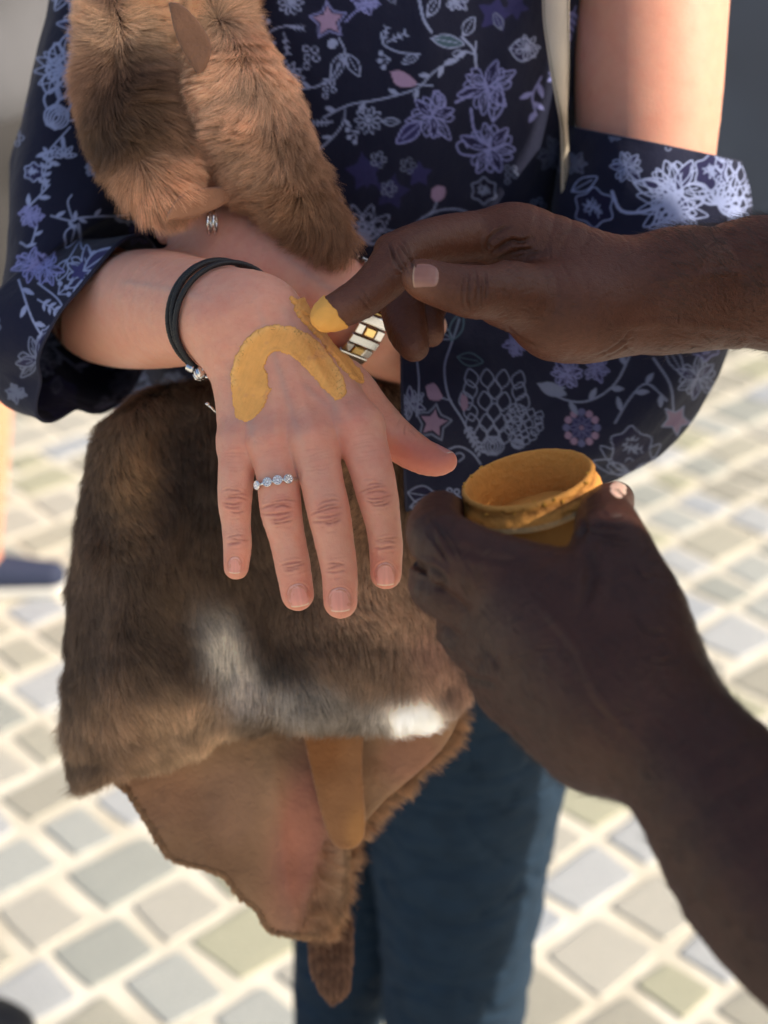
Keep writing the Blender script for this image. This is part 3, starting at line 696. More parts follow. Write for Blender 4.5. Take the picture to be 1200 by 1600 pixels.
# artichoke flower by the fur
for k in range(3):
    for i in range(6): leaf(566, 374, -170 + 32 * i, 56 - 14 * k, 11, LB * .85, rib=False, lw=2)
leaf(520, 300, 70, 30, 8, LB * .8); leaf(512, 290, 110, 34, 8, LB * .8); stroke([(505, 270), (520, 300), (540, 330)], 3, LB * .8)
fern(884, 40, 100, 80, LV, 7, .8); fern(900, 10, 110, 60, LV, 6, .9); exotic(866, 240, 30, 0, LB * .35, 5)
# --- hanging sleeve, right
lw_ = LB * .55  # sleeve print dimmed: the shade over this part is in the colour
for x, y, s in ((760, 640, 1.0),): cone(x + 8, y + 70, 66, 120, -88, lw_, 2.2)
cone(806, 700, 40, 60, -75, lw_, 1.8)
star(676, 660, 22, -80, PK * .5, .5); star(676, 660, 29, -80, LB, .6, False, lw_ * .7, 3)
stroke([(716, 500), (704, 540), (694, 576), (700, 620), (722, 656), (738, 690)], 3.4, lw_); leaf(706, 530, -150, 36, 9, lw_); leaf(704, 534, -70, 48, 10, TL * .5); leaf(714, 560, 10, 40, 10, TL * .4)
fill([(664, 604), (678, 600), (688, 614), (690, 624), (670, 624)], PK * .55, 3); stroke([(690, 622), (704, 626)], 2.4, lw_); fill([(720, 616), (728, 620), (730, 636), (722, 642), (718, 628)], PK * .5, 2)
fern(724, 660, 60, 50, lw_, 6, .8); exotic(640, 630, 26, 90, lw_, 6); stroke([(650, 560), (654, 600), (650, 650)], 3, lw_)
stroke([(694, 704), (715, 696), (736, 706), (750, 724)], 3, lw_); stroke([(700, 716), (716, 706), (724, 712), (716, 720)], 2.4, lw_); leaf(636, 768, 10, 48, 14, lw_, fc=DP * .3); leaf(640, 790, -10, 40, 9, lw_)
for i in range(12): fill([pol(*pol(908, 668, 30 * i, 24), 60 * k, 6) for k in range(6)], PK * .55 if i % 3 else LV * .4, 2)
fill([pol(908, 668, 30 * i, 17) for i in range(12)], DP * .75, 2); daisy(908, 668, 20, 8, LV * .35, PK * .4, .2)
vine([(840, 600), (880, 624), (920, 626), (960, 600), (985, 552)], lw_, 5, 24, 3.2); exotic(886, 584, 30, 60, LV * .7, 7); exotic(930, 574, 26, 20, LV * .6, 9); leaf(838, 600, 20, 50, 11, lw_, filled=True); exotic(806, 540, 22, 0, LV * .6, 12)
lotus(985, 735, 62, -80, lw_, 8); rose(985, 700, 38, lw_, DP * .6, 5); vine([(960, 660), (985, 620), (1010, 600), (1040, 625)], lw_, 4, 22, 3); star(1054, 655, 24, -60, PK * .45, .5, True, lw_, 2.4)
exotic(1088, 590, 38, 30, lw_, 11); stroke([(1020, 560), (1045, 600), (1050, 640)], 3.4, lw_); leaf(1040, 540, 60, 50, 10, lw_); rose(1100, 540, 24, LV * .6, DP, 8); fern(1060, 700, 120, 50, lw_, 5)
# --- cuff of the bare arm
exotic(1056, 300, 62, 10, LB, 21); lotus(1056, 318, 62, 180, LB, 8); lotus(1120, 320, 56, -60, LB, 7); lotus(1056, 330, 50, 60, LB, 6); rose(930, 325, 34, LB * .9, DP * .6, 9); leaf(895, 300, -30, 46, 10); stroke([(958, 300), (972, 330), (1010, 330), (1056, 310)], 5, LB)
exotic(980, 262, 30, 0, LB * .8, 22); leaf(990, 285, 20, 60, 12, LB, lw=3); rose(1110, 270, 30, LB, DP, 23); cone(1146, 350, 40, 110, -90, LB); exotic(900, 255, 20, 0, LB * .4, 24); cone(1000, 400, 50, 90, -20, LB); exotic(1120, 400, 44, 0, LV, 25); rose(900, 420, 30, LB, DP, 26); vine([(880, 350), (920, 390), (1000, 440), (1080, 430)], LB, 6, 24)
# --- the other sleeve and side
cone(80, 200, 70, 150, -60, LB, 3.0); lotus(112, 112, 50, -60, LB, 8); lotus(100, 110, 44, 120, LB, 7); exotic(130, 40, 40, 10, LB, 31); vine([(110, 200), (76, 240), (80, 260)], LB, 3, 18); lotus(100, 245, 20, -90, LB, 5); leaf(134, 220, -70, 36, 10, LB); exotic(110, -20, 44, 0, LB, 32)
fern(66, 300, -80, 60, LB, 5, .8); rose(54, 270, 16, LB, DP, 33); vine([(40, 330), (60, 310), (78, 290)], LB, 3, 18); exotic(50, 338, 22, 0, LV * .9, 34); vine([(34, 380), (48, 386), (58, 356)], LB, 2, 14)
vine([(80, 338), (112, 346), (128, 340), (200, 334)], LB, 6, 16); stroke([(114, 346), (106, 318), (112, 306)], 2.4, LB); leaf(118, 352, 110, 40, 11, LB); stroke([(122, 350), (128, 388), (136, 392)], 2.4, LB); stroke([(124, 380), (112, 402), (104, 412)], 2, LB); leaf(106, 408, 115, 36, 9, LB)
exotic(50, 416, 30, -80, LV, 35); exotic(72, 420, 30, -60, LV, 36); exotic(140, 428, 46, -40, LB * 1.05, 37); star(126, 426, 18, 0, DP * 1.4); leaf(130, 440, 95, 44, 12, LB, lw=3); leaf(132, 425, -35, 60, 13, LB, lw=3, fc=DP)
stroke([(60, 445), (90, 468), (104, 490)], 2.6, LB); berries(92, 462, -40); fern(60, 470, 30, 50, LB, 5); vine([(30, 440), (52, 500), (80, 540), (126, 580)], LB, 7, 20, 3); rose(78, 524, 14, LB, DP, 38); exotic(120, 520, 22, 0, LB * .9, 39); exotic(60, 560, 40, 0, LB * .5, 40); rose(90, 620, 34, DP, DP, 41)
fern(185, 345, 0, 30, LB, 3, 1.2); exotic(220, 362, 26, 0, DP * 1.6, 42); stroke([(180, 338), (196, 346)], 2.4, LB)
for i, (x, y) in enumerate(((190, 600), (230, 620), (270, 600), (170, 640), (210, 580), (300, 620))): exotic(x, y, 24, i * 20, LB * .45, 50 + i)
rd = random.Random(5)
for k in range(1100):
    x, y = rd.uniform(-60, 1300), rd.uniform(-140, 960)
    xa, ya = int(x + OX), int(y + OY); R = 21
    ok = canvas[max(0, ya - R):ya + R, max(0, xa - R):xa + R]
    if ok.size == 0 or ok.max() > .12: continue
    c = LB * rd.uniform(.4, .75); t = rd.randrange(6)
    if t == 0: exotic(x, y, 17, rd.uniform(0, 360), c, k)
    elif t == 1: vine([(x - 20, y + 10), (x, y), (x + 22, y - 12)], c, 4, 13, 2.2)
    elif t == 2: bells(x, y, 4, c)
    elif t == 3: leaf(x, y, rd.uniform(0, 360), 28, 7, c)
    elif t == 4: star(x, y, 18, rd.uniform(0, 72), DP * .8)
    else: cluster(x - 8, y - 8, c, .8)
tick('canvas')
def sample_print(V):
    """flat chart laid along the cloth: position measured parallel to the body front at 0.94 m"""
    q = V - CAM; u = 600 + FPX * (q @ RIGHT) / (.94 + ((q @ FWD) - .94) * 1.0); v = 800 - FPX * (q @ UP) / (.94 + ((q @ FWD) - .94) * 1.0)
    x = np.clip(u + OX, 0, CW - 1.01); y = np.clip(v + OY, 0, CH - 1.01); i = x.astype(int); j = y.astype(int); fx = (x - i)[:, None]; fy = (y - j)[:, None]
    return (canvas[j, i] * (1 - fx) + canvas[j, i + 1] * fx) * (1 - fy) + (canvas[j + 1, i] * (1 - fx) + canvas[j + 1, i + 1] * fx) * fy
def loft(rings, nt, nphi_front, nphi_back, fold, thick=.0009, name='sleeve', parent=None, m=None, both=True):
    """rings: (centre, e1, e2) ; e2 points to the side facing the viewer"""
    A = np.array([np.concatenate(r) for r in rings]); n = max(2, nt // (len(rings) - 1)); A = catmull(A, n)
    ph = np.concatenate([np.linspace(-.25, math.pi + .25, nphi_front, endpoint=False), np.linspace(math.pi + .25, 2 * math.pi - .25, nphi_back, endpoint=False)])
    T = np.linspace(0, 1, len(A)); TT, PP = np.meshgrid(T, ph, indexing='ij')
    c, e1, e2 = A[:, None, :3], A[:, None, 3:6], A[:, None, 6:9]
    P = c + np.cos(ph)[None, :, None] * e1 + np.sin(ph)[None, :, None] * e2
    nr = unit(np.cos(ph)[None, :, None] * unit(e1) + np.sin(ph)[None, :, None] * unit(e2))
    P = P + nr * fold(TT, PP, P)[..., None]
    R_, Cn = P.shape[:2]; idx = np.arange(R_ * Cn).reshape(R_, Cn); nx = np.roll(idx, -1, 1)
    Q = np.stack([idx[:-1], idx[1:], nx[1:], nx[:-1]], -1).reshape(-1, 4); Vv = P.reshape(-1, 3)
    return Vv, Q, (R_, Cn)
def hem(o, V, s, row):
    P = V.reshape(s[0], s[1], 3)[row][::3]; g = MB(); g.tube(P, .0013, 6, True); h_ = g.build('hem', None, None); me = h_.data; me.materials.append(M_HEM); h_.parent = o; return h_
M_HEM = mat('navy_hem', base=srgb(26, 29, 52), rough=.85, var=.2, varscale=300)
def px_ring(cx, cy, d, e1, e2):
    """e1/e2 = (dpx, dpy, ddepth)"""
    c = W(cx, cy, d); f = lambda e: RIGHT * e[0] * d / FPX - UP * e[1] * d / FPX + FWD * e[2]
    return (c, f(e1), f(e2))
def add_cloth(name, V, Q, shape, hem=()):
    C = sample_print(V); o = obj(name, V, Q, M_CLOTH, wo, C)
    md = o.modifiers.new('thickness', 'SOLIDIFY'); md.thickness = .0011; md.offset = -1; return o
# torso of the blouse
def torso_ring(z):
    zz = np.array([.86, .95, 1.0, 1.1, 1.2, 1.28, 1.34, 1.40, 1.46]); 
    xl = np.interp(z, zz, [-.21, -.205, -.20, -.192, -.19, -.185, -.18, -.17, -.15]); xr = np.interp(z, zz, [.135, .128, .124, .122, .124, .126, .130, .142, .13])
    yf = np.interp(z, zz, [.93, .93, .93, .925, .905, .90, .915, .95, .99]); yb = np.interp(z, zz, [1.2, 1.18, 1.17, 1.16, 1.16, 1.16, 1.15, 1.14, 1.12])
    return (np.array([(xl + xr) / 2, (yf + yb) / 2, z]), np.array([(xr - xl) / 2, 0, 0.]), np.array([0, -(yb - yf) / 2, 0.]))
rings = [torso_ring(z) for z in np.linspace(.90, 1.45, 12)]
def fold_t(T, Ph, P):
    q = np.stack([P[..., 0] * 14 + .6 * P[..., 2], P[..., 2] * 3.5], -1)
    return .009 * vnoise(q, 1.0, 4, 2) + .0018 * vnoise(P * np.array([1, 1, .6]), 38, 8, 2) + .004 * np.sin(P[..., 0] * 75 + 5 * P[..., 2]) * np.clip((1.2 - P[..., 2]) / .25, 0, 1)
V, Q, s = loft(rings, 620, 460, 60, fold_t); add_cloth('blouse_body', V, Q, s)
# viewer-left sleeve round the outstretched arm
rl = [px_ring(205, -160, .99, (105, 5, 0), (0, 0, -.06)), px_ring(192, 20, .98, (104, 10, 0), (0, 0, -.065)), px_ring(160, 160, .975, (106, 12, 0), (0, 0, -.065)),
      px_ring(138, 290, .965, (112, 0, 0), (0, 0, -.07)), px_ring(125, 400, .955, (108, -70, 0), (-20, 10, -.07)), px_ring(108, 492, .945, (85, -118, 0), (-66, 12, -.078)), px_ring(160, 518, .912, (76, -138, -.005), (-40, 10, -.060))]
def fold_l(T, Ph, P):
    return .005 * vnoise(np.stack([Ph * 1.6, T * 3.], -1), 1.0, 14, 2) + .0035 * np.sin(Ph * 5 + T * 6) * np.clip(T * 2 - .3, 0, 1) + .0016 * vnoise(P, 45, 9, 2) + .012 * np.exp(-((Ph - 3.5) / .35) ** 2 - ((T - .45) / .07) ** 2)+ .03 * np.exp(-((Ph - 4.3) / .5) ** 2) * np.clip(T * 1.6 - .6, 0, 1)
V, Q, s = loft(rl, 420, 300, 90, fold_l); o_ = add_cloth('sleeve', V, Q, s); hem(o_, V, s, -1)
# viewer-right sleeve: cuff below the bare shoulder, then a wide bell over the forearm
rr_ = [px_ring(1014, 226, .975, (137, 28, 0), (0, 40, -.062)), px_ring(1013, 300, .975, (145, 6, 0), (0, 22, -.068)), px_ring(1008, 400, .975, (150, 0, 0), (0, 8, -.07)), px_ring(978, 500, .97, (148, 34, 0), (0, 4, -.068)),
       px_ring(905, 570, .95, (140, 112, 0), (-6, 0, -.062)), px_ring(810, 605, .935, (88, 168, 0), (-8, 0, -.052)), px_ring(715, 622, .918, (30, 184, 0), (-8, 0, -.048)), px_ring(634, 626, .905, (4, 183, 0), (-6, 0, -.046))]
def fold_r(T, Ph, P):
    return .009 * vnoise(np.stack([Ph * 1.5, T * 2.2], -1), 1.0, 24, 2) + .004 * np.sin(Ph * 6 + T * 5) * np.clip(T * 2 - .5, 0, 1) + .0016 * vnoise(P, 45, 19, 2)
V, Q, s = loft(rr_, 480, 330, 60, fold_r); o_ = add_cloth('sleeve', V, Q, s); hem(o_, V, s, -1); hem(o_, V, s, 0)
tick('cloth')
# hems: a rolled edge round each sleeve opening
# jeans
jf = U(.012, leg(WX - .075, 1.08, WX - .0, 1.17, WX - .03, 1.27, 1.12), leg(WX + .103, 1.06, WX + .103, 1.06, WX + .11, 1.08, 1.26), Ell((WX, 1.075, .90), (.175, .13, .14)), Cap((WX, 1.08, .84), (WX + .01, 1.08, .74), .09, .05))
def jeans_f(P): return np.maximum(jf.ev(P), np.maximum(.10 - P[:, 2], P[:, 2] - .99)) 
V, Q, N = nets(jeans_f, jf.lo - .02, jf.hi + .02, .0035)
fw_ = np.abs(vnoise(V * np.array([1, 1, 2.4]), 16, 16, 2)); V = V + N * (.0035 * vnoise(V * np.array([1, 1, 2.2]), 14, 6, 3) - .0028 * np.exp(-(fw_ / .08) ** 2) + .0016 * vnoise(V * np.array([1, 1, 3.]), 60, 7, 2))[:, None]
jo = obj('jeans', V, Q, M_DENIM, wo)
M_SHOE = mat('canvas_shoe', base=srgb(60, 62, 70), rough=.8); M_SOLE = mat('rubber_sole', base=srgb(210, 208, 200), rough=.7)
def shoe(person, x, y, m=M_SHOE, dirn=(0, -1), s=1.0, z=0):
    dx, dy = dirn; f = U(.02, Cap((x - dx * .02, y - dy * .02, .045), (x + dx * .13, y + dy * .13, .035), .045 * s, .032 * s), Cap((x - dx * .02, y - dy * .02, .04), (x - dx * .01, y - dy * .01, .085), .044 * s, .040 * s))
    V, Q, N = nets(lambda P: np.maximum(f.ev(P), .022 - P[:, 2]), f.lo - .02, f.hi + .02, .004); obj('shoe', V, Q, m, person)
    g = U(.0, Cap((x - dx * .02, y - dy * .02, .02), (x + dx * .13, y + dy * .13, .02), .05 * s, .036 * s)); V, Q, N = nets(lambda P: np.maximum(g.ev(P), np.abs(P[:, 2] - .011) - .011), g.lo - .02, g.hi + .02, .004); obj('sole', V, Q, M_SOLE, person)
shoe(wo, WX - .03, 1.27); shoe(wo, WX + .11, 1.08)
tick('jeans')
#==MAN==
# ------------------------------------------------------------------ man with the ochre
top = U(.009,
    U(.010, chain([(1060, 452, .815, 90), (1000, 455, .812, 84), (930, 440, .810, 78), (860, 398, .806, 62), (800, 372, .802, 48)]),
        chain([(1000, 470, .808, 80), (930, 480, .800, 84), (875, 482, .790, 78), (825, 470, .778, 56), (790, 462, .768, 46)]),
        chain([(1000, 470, .830, 78), (900, 455, .835, 70), (820, 420, .835, 52), (760, 420, .835, 44)]),
        Cap(W(905, 495, .792), W(870, 500, .790), 62 * .79 / FPX, 56 * .79 / FPX)),
    U(.0014, chain([(812, 366, .805, 45), (760, 368, .802, 40), (700, 374, .790, 38), (642, 388, .776, 37), (620, 403, .770, 37), (604, 430, .764, 37), (572, 460, .757, 34), (546, 476, .752, 31), (524, 487, .749, 28), (511, 493, .749, 24)], 3), Cap(W(612, 392, .772), W(616, 398, .774), 28 * .772 / FPX, 28 * .772 / FPX),
        chain([(800, 460, .768, 47), (765, 457, .755, 42), (735, 456, .748, 41), (700, 448, .744, 37), (668, 438, .742, 34), (657, 435, .742, 30)], 3),
        chain([(780, 415, .835, 46), (720, 412, .838, 42), (650, 430, .835, 36), (628, 470, .822, 35), (636, 515, .812, 32), (646, 540, .806, 25)], 3),
        chain([(790, 440, .845, 44), (740, 440, .850, 38), (690, 450, .846, 32), (668, 480, .835, 30), (668, 508, .826, 26), (672, 520, .822, 22)], 3)))
low = U(.0045,
    U(.016, chain([(965, 1092, .605, 126), (905, 1010, .615, 118), (850, 955, .625, 92), (812, 926, .636, 62)]),
        chain([(950, 1100, .612, 118), (870, 1020, .625, 110), (800, 965, .638, 62)]),
        chain([(940, 1110, .62, 104), (850, 1060, .632, 80), (785, 1020, .642, 58)]),
        chain([(930, 1110, .622, 96), (860, 1090, .635, 66), (800, 1078, .645, 48)]),
        chain([(990, 1050, .608, 104), (1000, 960, .615, 76), (968, 890, .625, 66), (950, 845, .632, 52)])),
    U(.0010, chain([(830, 922, .632, 74), (755, 888, .632, 62), (695, 850, .640, 52), (680, 824, .655, 44), (688, 798, .674, 31), (704, 800, .700, 26), (722, 802, .72, 22)], 3),
        chain([(790, 958, .642, 60), (735, 938, .645, 53), (690, 920, .650, 46), (678, 905, .668, 40), (702, 885, .69, 32), (740, 870, .705, 26)], 3),
        chain([(800, 1020, .646, 60), (755, 1005, .652, 52), (728, 985, .662, 46), (728, 960, .685, 38), (755, 935, .70, 30)], 3),
        chain([(820, 1080, .652, 52), (785, 1065, .660, 44), (768, 1045, .670, 38), (770, 1010, .69, 32), (790, 980, .70, 26)], 3),
        chain([(972, 905, .626, 62), (958, 850, .634, 56), (948, 822, .648, 50), (946, 804, .664, 42), (954, 790, .685, 36), (962, 780, .705, 29)], 3)))
mx, my = .64, .52
arm_top = chain([tuple(W(1060, 452, .815)) + (90 * .815 / FPX,), tuple(W(1130, 450, .82)) + (95 * .82 / FPX,), tuple(W(1220, 444, .825)) + (106 * .825 / FPX,), (.33, .80, 1.195, .044), (.41, .795, 1.185, .046), (.54, .77, 1.27, .052), (.66, .74, 1.37, .06)], 4, True)
arm_low = chain([tuple(W(965, 1092, .605)) + (124 * .605 / FPX,), tuple(W(1078, 1188, .585)) + (120 * .585 / FPX,), tuple(W(1216, 1366, .56)) + (160 * .56 / FPX,), tuple(W(1405, 1595, .53)) + (190 * .53 / FPX,), (.235, .33, 1.05, .047), (.30, .29, 1.06, .05), (.46, .27, 1.30, .055), (.61, .26, 1.50, .062)], 4, True)
torso_m = U(.05, Ell((mx + .05, my - .0, 1.22), (.13, .2, .24)), Ell((mx + .03, my + .02, 1.0), (.12, .17, .2)), Cap((mx, .27, 1.48), (mx + .03, .72, 1.38), .06, .06), Cap((mx + .02, .57, 1.42), (mx, .57, 1.62), .062, .06))
hx_, hy_ = .64, .57
head_m = U(.012, Ell((hx_, hy_, 1.73), (.10, .08, .125)), Ell((hx_ - .045, hy_, 1.67), (.05, .05, .055)), Cap((hx_ - .095, hy_, 1.73), (hx_ - .112, hy_, 1.702), .01, .016), Ell((hx_ + .01, hy_ - .082, 1.72), (.02, .012, .033)), Ell((hx_ + .01, hy_ + .082, 1.72), (.02, .012, .033)))
legs_m = U(.01, *[U(.02, chain([(mx + .04, yy, .92, .095), (mx + .02, yy, .5, .066), (mx + .05, yy, .1, .042), (mx + .05, yy, .05, .04)], 3, True), chain([(mx + .06, yy, .04, .036), (mx - .12, yy, .025, .026)], 1, True)) for yy in (my - .1, my + .14)])
man_f = U(.012, U(.02, torso_m, head_m, legs_m), U(.012, arm_top, top), U(.012, arm_low, low))
FM = man_f.ev
ML = arcs(742, 456, 176, 36, (-16, -10, -5, 0, 5, 10, 16), 2, 61, 1.6, .0006, .45) + arcs(628, 404, 150, 32, (-14, -7, -1, 5, 12), 2, 62, 2.0, .0009, .5) + arcs(572, 468, 140, 26, (-4, 3), 1, 63, 1.6, .0004, .3)
ML += [([(768, 396), (785, 384), (800, 376), (815, 378), (830, 372)], 3.5, .0014, .55), ([(765, 412), (790, 400), (812, 392), (835, 390)], 3.0, .0011, .5), ([(770, 392), (762, 380), (772, 366), (800, 350)], 3, .0008, .35), ([(790, 405), (820, 398), (850, 392)], 2.4, .0007, .4),
       ([(930, 556), (950, 548), (975, 530), (985, 515)], 2.4, .0006, .25), ([(940, 558), (962, 550), (985, 536)], 2, .0005, .22), ([(790, 510), (815, 530), (850, 545)], 2.2, .0005, .25), ([(640, 400), (645, 412), (640, 420)], 2, .0005, .4)]
for k in range(26):
    r = random.Random(k + 300); x = r.uniform(770, 860); y = r.uniform(415, 500); a = r.uniform(-.5, .7); L = r.uniform(12, 34); ML.append(([(x, y), (x + L * math.cos(a) * .5, y + L * math.sin(a) * .5 + r.uniform(-2, 2)), (x + L * math.cos(a), y + L * math.sin(a))], 1.3, .00022, .2))
ML += [([(905, 842), (915, 825), (910, 805)], 4, .001, .3),
       ([(700, 850), (760, 870), (820, 880)], 6, .0006, .1), ([(985, 880), (1000, 900), (1020, 905)], 3, .0006, .25), ([(940, 800), (955, 808), (975, 806)], 2.2, .0005, .3), ([(935, 816), (955, 822), (985, 820)], 2.2, .0005, .3)]
for (cx, cy, a, hf, sd_) in ((690, 842, 150, 46, 71), (948, 832, -80, 46, 72), (735, 905, 160, 30, 73), (760, 1030, 160, 30, 74)): ML += arcs(cx, cy, a, hf, (-12, -6, 0, 7, 13), 2, sd_, 2.0, .0007, .4)
ML += [([(636, 872), (655, 884), (678, 893), (692, 905), (693, 918)], 5, .0022, .7), ([(725, 1048), (738, 1060), (758, 1066), (775, 1070)], 4.5, .0010, .4), ([(650, 965), (680, 1005), (700, 1025)], 4, .0010, .25), ([(915, 850), (925, 900), (905, 960)], 9, .0014, .18), ([(985, 960), (1010, 985), (1040, 990)], 3, .0008, .3), ([(1000, 1020), (1025, 1035), (1055, 1030)], 2.6, .0006, .25)]
for k in range(130):
    r = random.Random(k + 2900); x = r.uniform(640, 1190); y = r.uniform(840, 1500); a = r.choice([-.8, .75, .2]) + r.uniform(-.3, .3); L = r.uniform(12, 36); ML.append(([(x, y), (x + L * math.cos(a) * .5 + r.uniform(-3, 3), y + L * math.sin(a) * .5), (x + L * math.cos(a), y + L * math.sin(a))], 1.8, .00035, .2))
for k in range(90):
    r = random.Random(k + 4900); x = r.uniform(760, 1190); y = r.uniform(345, 550); a = r.choice([1.4, -.3, .4]) + r.uniform(-.3, .3); L = r.uniform(10, 30); ML.append(([(x, y), (x + L * math.cos(a) * .5 + r.uniform(-2, 2), y + L * math.sin(a) * .5), (x + L * math.cos(a), y + L * math.sin(a))], 1.5, .00025, .16))
for k in range(60):
    r = random.Random(k + 900); x = r.uniform(680, 1040); y = r.uniform(860, 1180); a = r.choice([-.6, .9]) + r.uniform(-.25, .25); L = r.uniform(14, 44); ML.append(([(x, y), (x + L * math.cos(a) * .5 + r.uniform(-3, 3), y + L * math.sin(a) * .5), (x + L * math.cos(a), y + L * math.sin(a))], 1.8, .0003, .16))
def skin_m(V, N):
    px, py, d = PJ(V); fac = (N @ -FWD) > -.1; inh = V[:, 0] < .4
    disp, dark = crease(V, N, ML, px, py, fac & (px > 480) & (px < 1300) & inh)
    base = np.tile(srgb(88, 50, 34), (len(V), 1)); n = vnoise(V, 60, 31, 3)[:, None]; base = base * (1 + .18 * n)
    palmy = np.clip((srgb(132, 88, 68) * 1.0)[None], 0, 1); k = np.zeros(len(V))
    for x, y, rx, ry, w_, d0, d1 in ((655, 440, 26, 34, .8, .6, .79), (520, 490, 40, 30, .55, .6, .80), (646, 545, 22, 24, .35, .7, .9), (684, 525, 18, 22, .7, .7, .9), (900, 545, 90, 26, .45, .6, .9), (956, 770, 24, 24, 1.5, .66, .8), (760, 500, 70, 16, .2, .6, .9)):
        k += w_ * np.exp(-((px - x) / rx) ** 2 - ((py - y) / ry) ** 2) * (d > d0) * (d < d1)
    k = np.clip(k, 0, 1.4)[:, None]; base = base * (1 - k * .75) + palmy * k * .75
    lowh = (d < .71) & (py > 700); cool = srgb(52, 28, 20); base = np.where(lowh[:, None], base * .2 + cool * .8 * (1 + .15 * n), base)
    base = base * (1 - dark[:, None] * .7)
    disp += inh * (.00022 * vnoise(V, 260, 41, 3) + .0005 * vnoise(V, 55, 43, 2))
    for pts in ([(830, 930), (900, 1010), (930, 1080), (1010, 1170)], [(1010, 440), (1100, 430), (1190, 420)], [(960, 510), (1050, 505), (1180, 520)]):
        q, _ = crease(V, N, [(pts, 9, -.0007, 0)], px, py, fac & inh); disp += np.clip(q, 0, 1)
    return V + N * disp[:, None], base
def arms_m(V):
    return (V[:, 0] < .30) & (V[:, 2] > 1.0)
alo, ahi = bbox([top.lo, low.lo, top.hi, low.hi], .006); ahi[0] = .262; alo[1] -= .1
ma = empty('person', (mx, my, 0)); tag(ma, 'man with dark brown arms reaching in from the right, one hand holding the ochre pot', 'person')
reg_m = [(alo, ahi, .00078, lambda V: V[:, 0] < .235), (man_f.lo - .01, man_f.hi + .01, .005, lambda V: V[:, 0] > .231)]
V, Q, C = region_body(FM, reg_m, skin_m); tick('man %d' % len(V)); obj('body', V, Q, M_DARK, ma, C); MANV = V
nail(top.ev, 666, 432, .71, 182, 20, 21, ma, cols=((150, 104, 90), (176, 140, 116)), tipw=1.1)
nail(low.ev, 966, 765, .67, -60, 15, 11, ma, cols=((232, 190, 170), (240, 220, 200)))  # nail coloured paler than the other thumb's, painting the sun on it
# man's clothing, hat and hair (unseen; headwear and fur wrap added, shaped to shade hands and jeans)
M_SHIRT = mat('charcoal_shirt', base=srgb(50, 50, 54), rough=.85, bump=[('noise', 400, .001, .5)], var=.1)
sh = U(.05, Ell((mx + .05, my - .0, 1.22), (.15, .22, .25)), Ell((mx + .03, my + .02, .98), (.145, .19, .2)), Cap((mx, .27, 1.49), (mx + .03, .72, 1.37), .075, .075), Cap((.66, .74, 1.37), (.57, .765, 1.30), .076, .068), Cap((.61, .26, 1.50), (.49, .27, 1.34), .076, .068))
V, Q, N = nets(lambda P: np.maximum(sh.ev(P), P[:, 2] - 1.535), sh.lo - .02, sh.hi + .02, .006); V = V + N * (.004 * vnoise(V, 18, 3, 2))[:, None]; obj('shirt', V, Q, M_SHIRT, ma)
tr = U(.02, *[chain([(mx + .04, yy, .92, .11), (mx + .02, yy, .5, .085), (mx + .05, yy, .12, .07)], 3, True) for yy in (my - .1, my + .14)])
V, Q, N = nets(lambda P: np.maximum(tr.ev(P), .08 - P[:, 2]), tr.lo - .02, tr.hi + .02, .006); obj('trousers', V, Q, M_DENIM, ma)
shoe(ma, mx + .05, my - .1, dirn=(-1, 0)); shoe(ma, mx + .05, my + .14, dirn=(-1, 0))
M_SHADE_CLOAK = mat('shade_cloak_fur', base=srgb(90, 70, 52), rough=.95, var=.3, bump=[('noise', 200, .004, .8)])
ck = U(.03, Ell((.62, .25, 1.53), (.12, .13, .11)), Ell((.69, .62, 1.46), (.13, .135, .13)), Ell((.69, .575, 1.585), (.12, .140, .155)), Ell((.76, .45, 1.36), (.10, .28, .20)), Ell((.72, .665, 1.02), (.07, .135, .38)))  # fur wrap made up to block sun from the fingers and jeans
V, Q, N = nets(ck.ev, ck.lo - .02, ck.hi + .02, .007); V = V + N * (.006 * vnoise(V, 40, 3, 3))[:, None]; obj('shade_cloak', V, Q, M_SHADE_CLOAK, ma)
M_SHADE_HAT = mat('brown_felt', base=srgb(96, 72, 50), rough=.9, var=.1)
b = MB(); b.lathe((hx_ + .015, hy_ - .108, 1.775), (0, 0, 1), [(.11, -.01), (.305, -.012), (.310, -.006), (.305, 0), (.115, .004), (.112, .06), (.10, .12), (.06, .135), (.0005, .13)], 48); b.build('shade_hat', M_SHADE_HAT, ma)  # brim added, placed and sized to shade the offered hand
for sy in (-1, 1):
    b = MB(); b.lathe(np.array([hx_ - .082, hy_ + sy * .033, 1.74]), (-1, 0, 0), [(.0001, .0075), (.005, .006), (.009, .002), (.011, -.004)], 16); b.build('eye', M_EYE, ma)
tick('man done')
#==DETAILS==
# ------------------------------------------------------------------ fur
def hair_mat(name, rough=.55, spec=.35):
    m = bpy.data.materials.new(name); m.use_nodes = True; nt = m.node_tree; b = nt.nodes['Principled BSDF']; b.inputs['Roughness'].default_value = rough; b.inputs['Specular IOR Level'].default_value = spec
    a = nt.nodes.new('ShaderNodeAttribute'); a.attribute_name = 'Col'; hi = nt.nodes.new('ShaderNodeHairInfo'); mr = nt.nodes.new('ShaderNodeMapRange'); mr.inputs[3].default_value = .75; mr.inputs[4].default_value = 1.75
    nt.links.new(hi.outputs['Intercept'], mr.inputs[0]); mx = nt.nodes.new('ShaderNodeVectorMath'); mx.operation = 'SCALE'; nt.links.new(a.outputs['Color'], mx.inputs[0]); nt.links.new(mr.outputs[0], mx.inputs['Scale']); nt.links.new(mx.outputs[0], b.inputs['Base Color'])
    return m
M_FUR = hair_mat('animal_hair'); M_ARMHAIR = hair_mat('arm_hair', .35, .6)
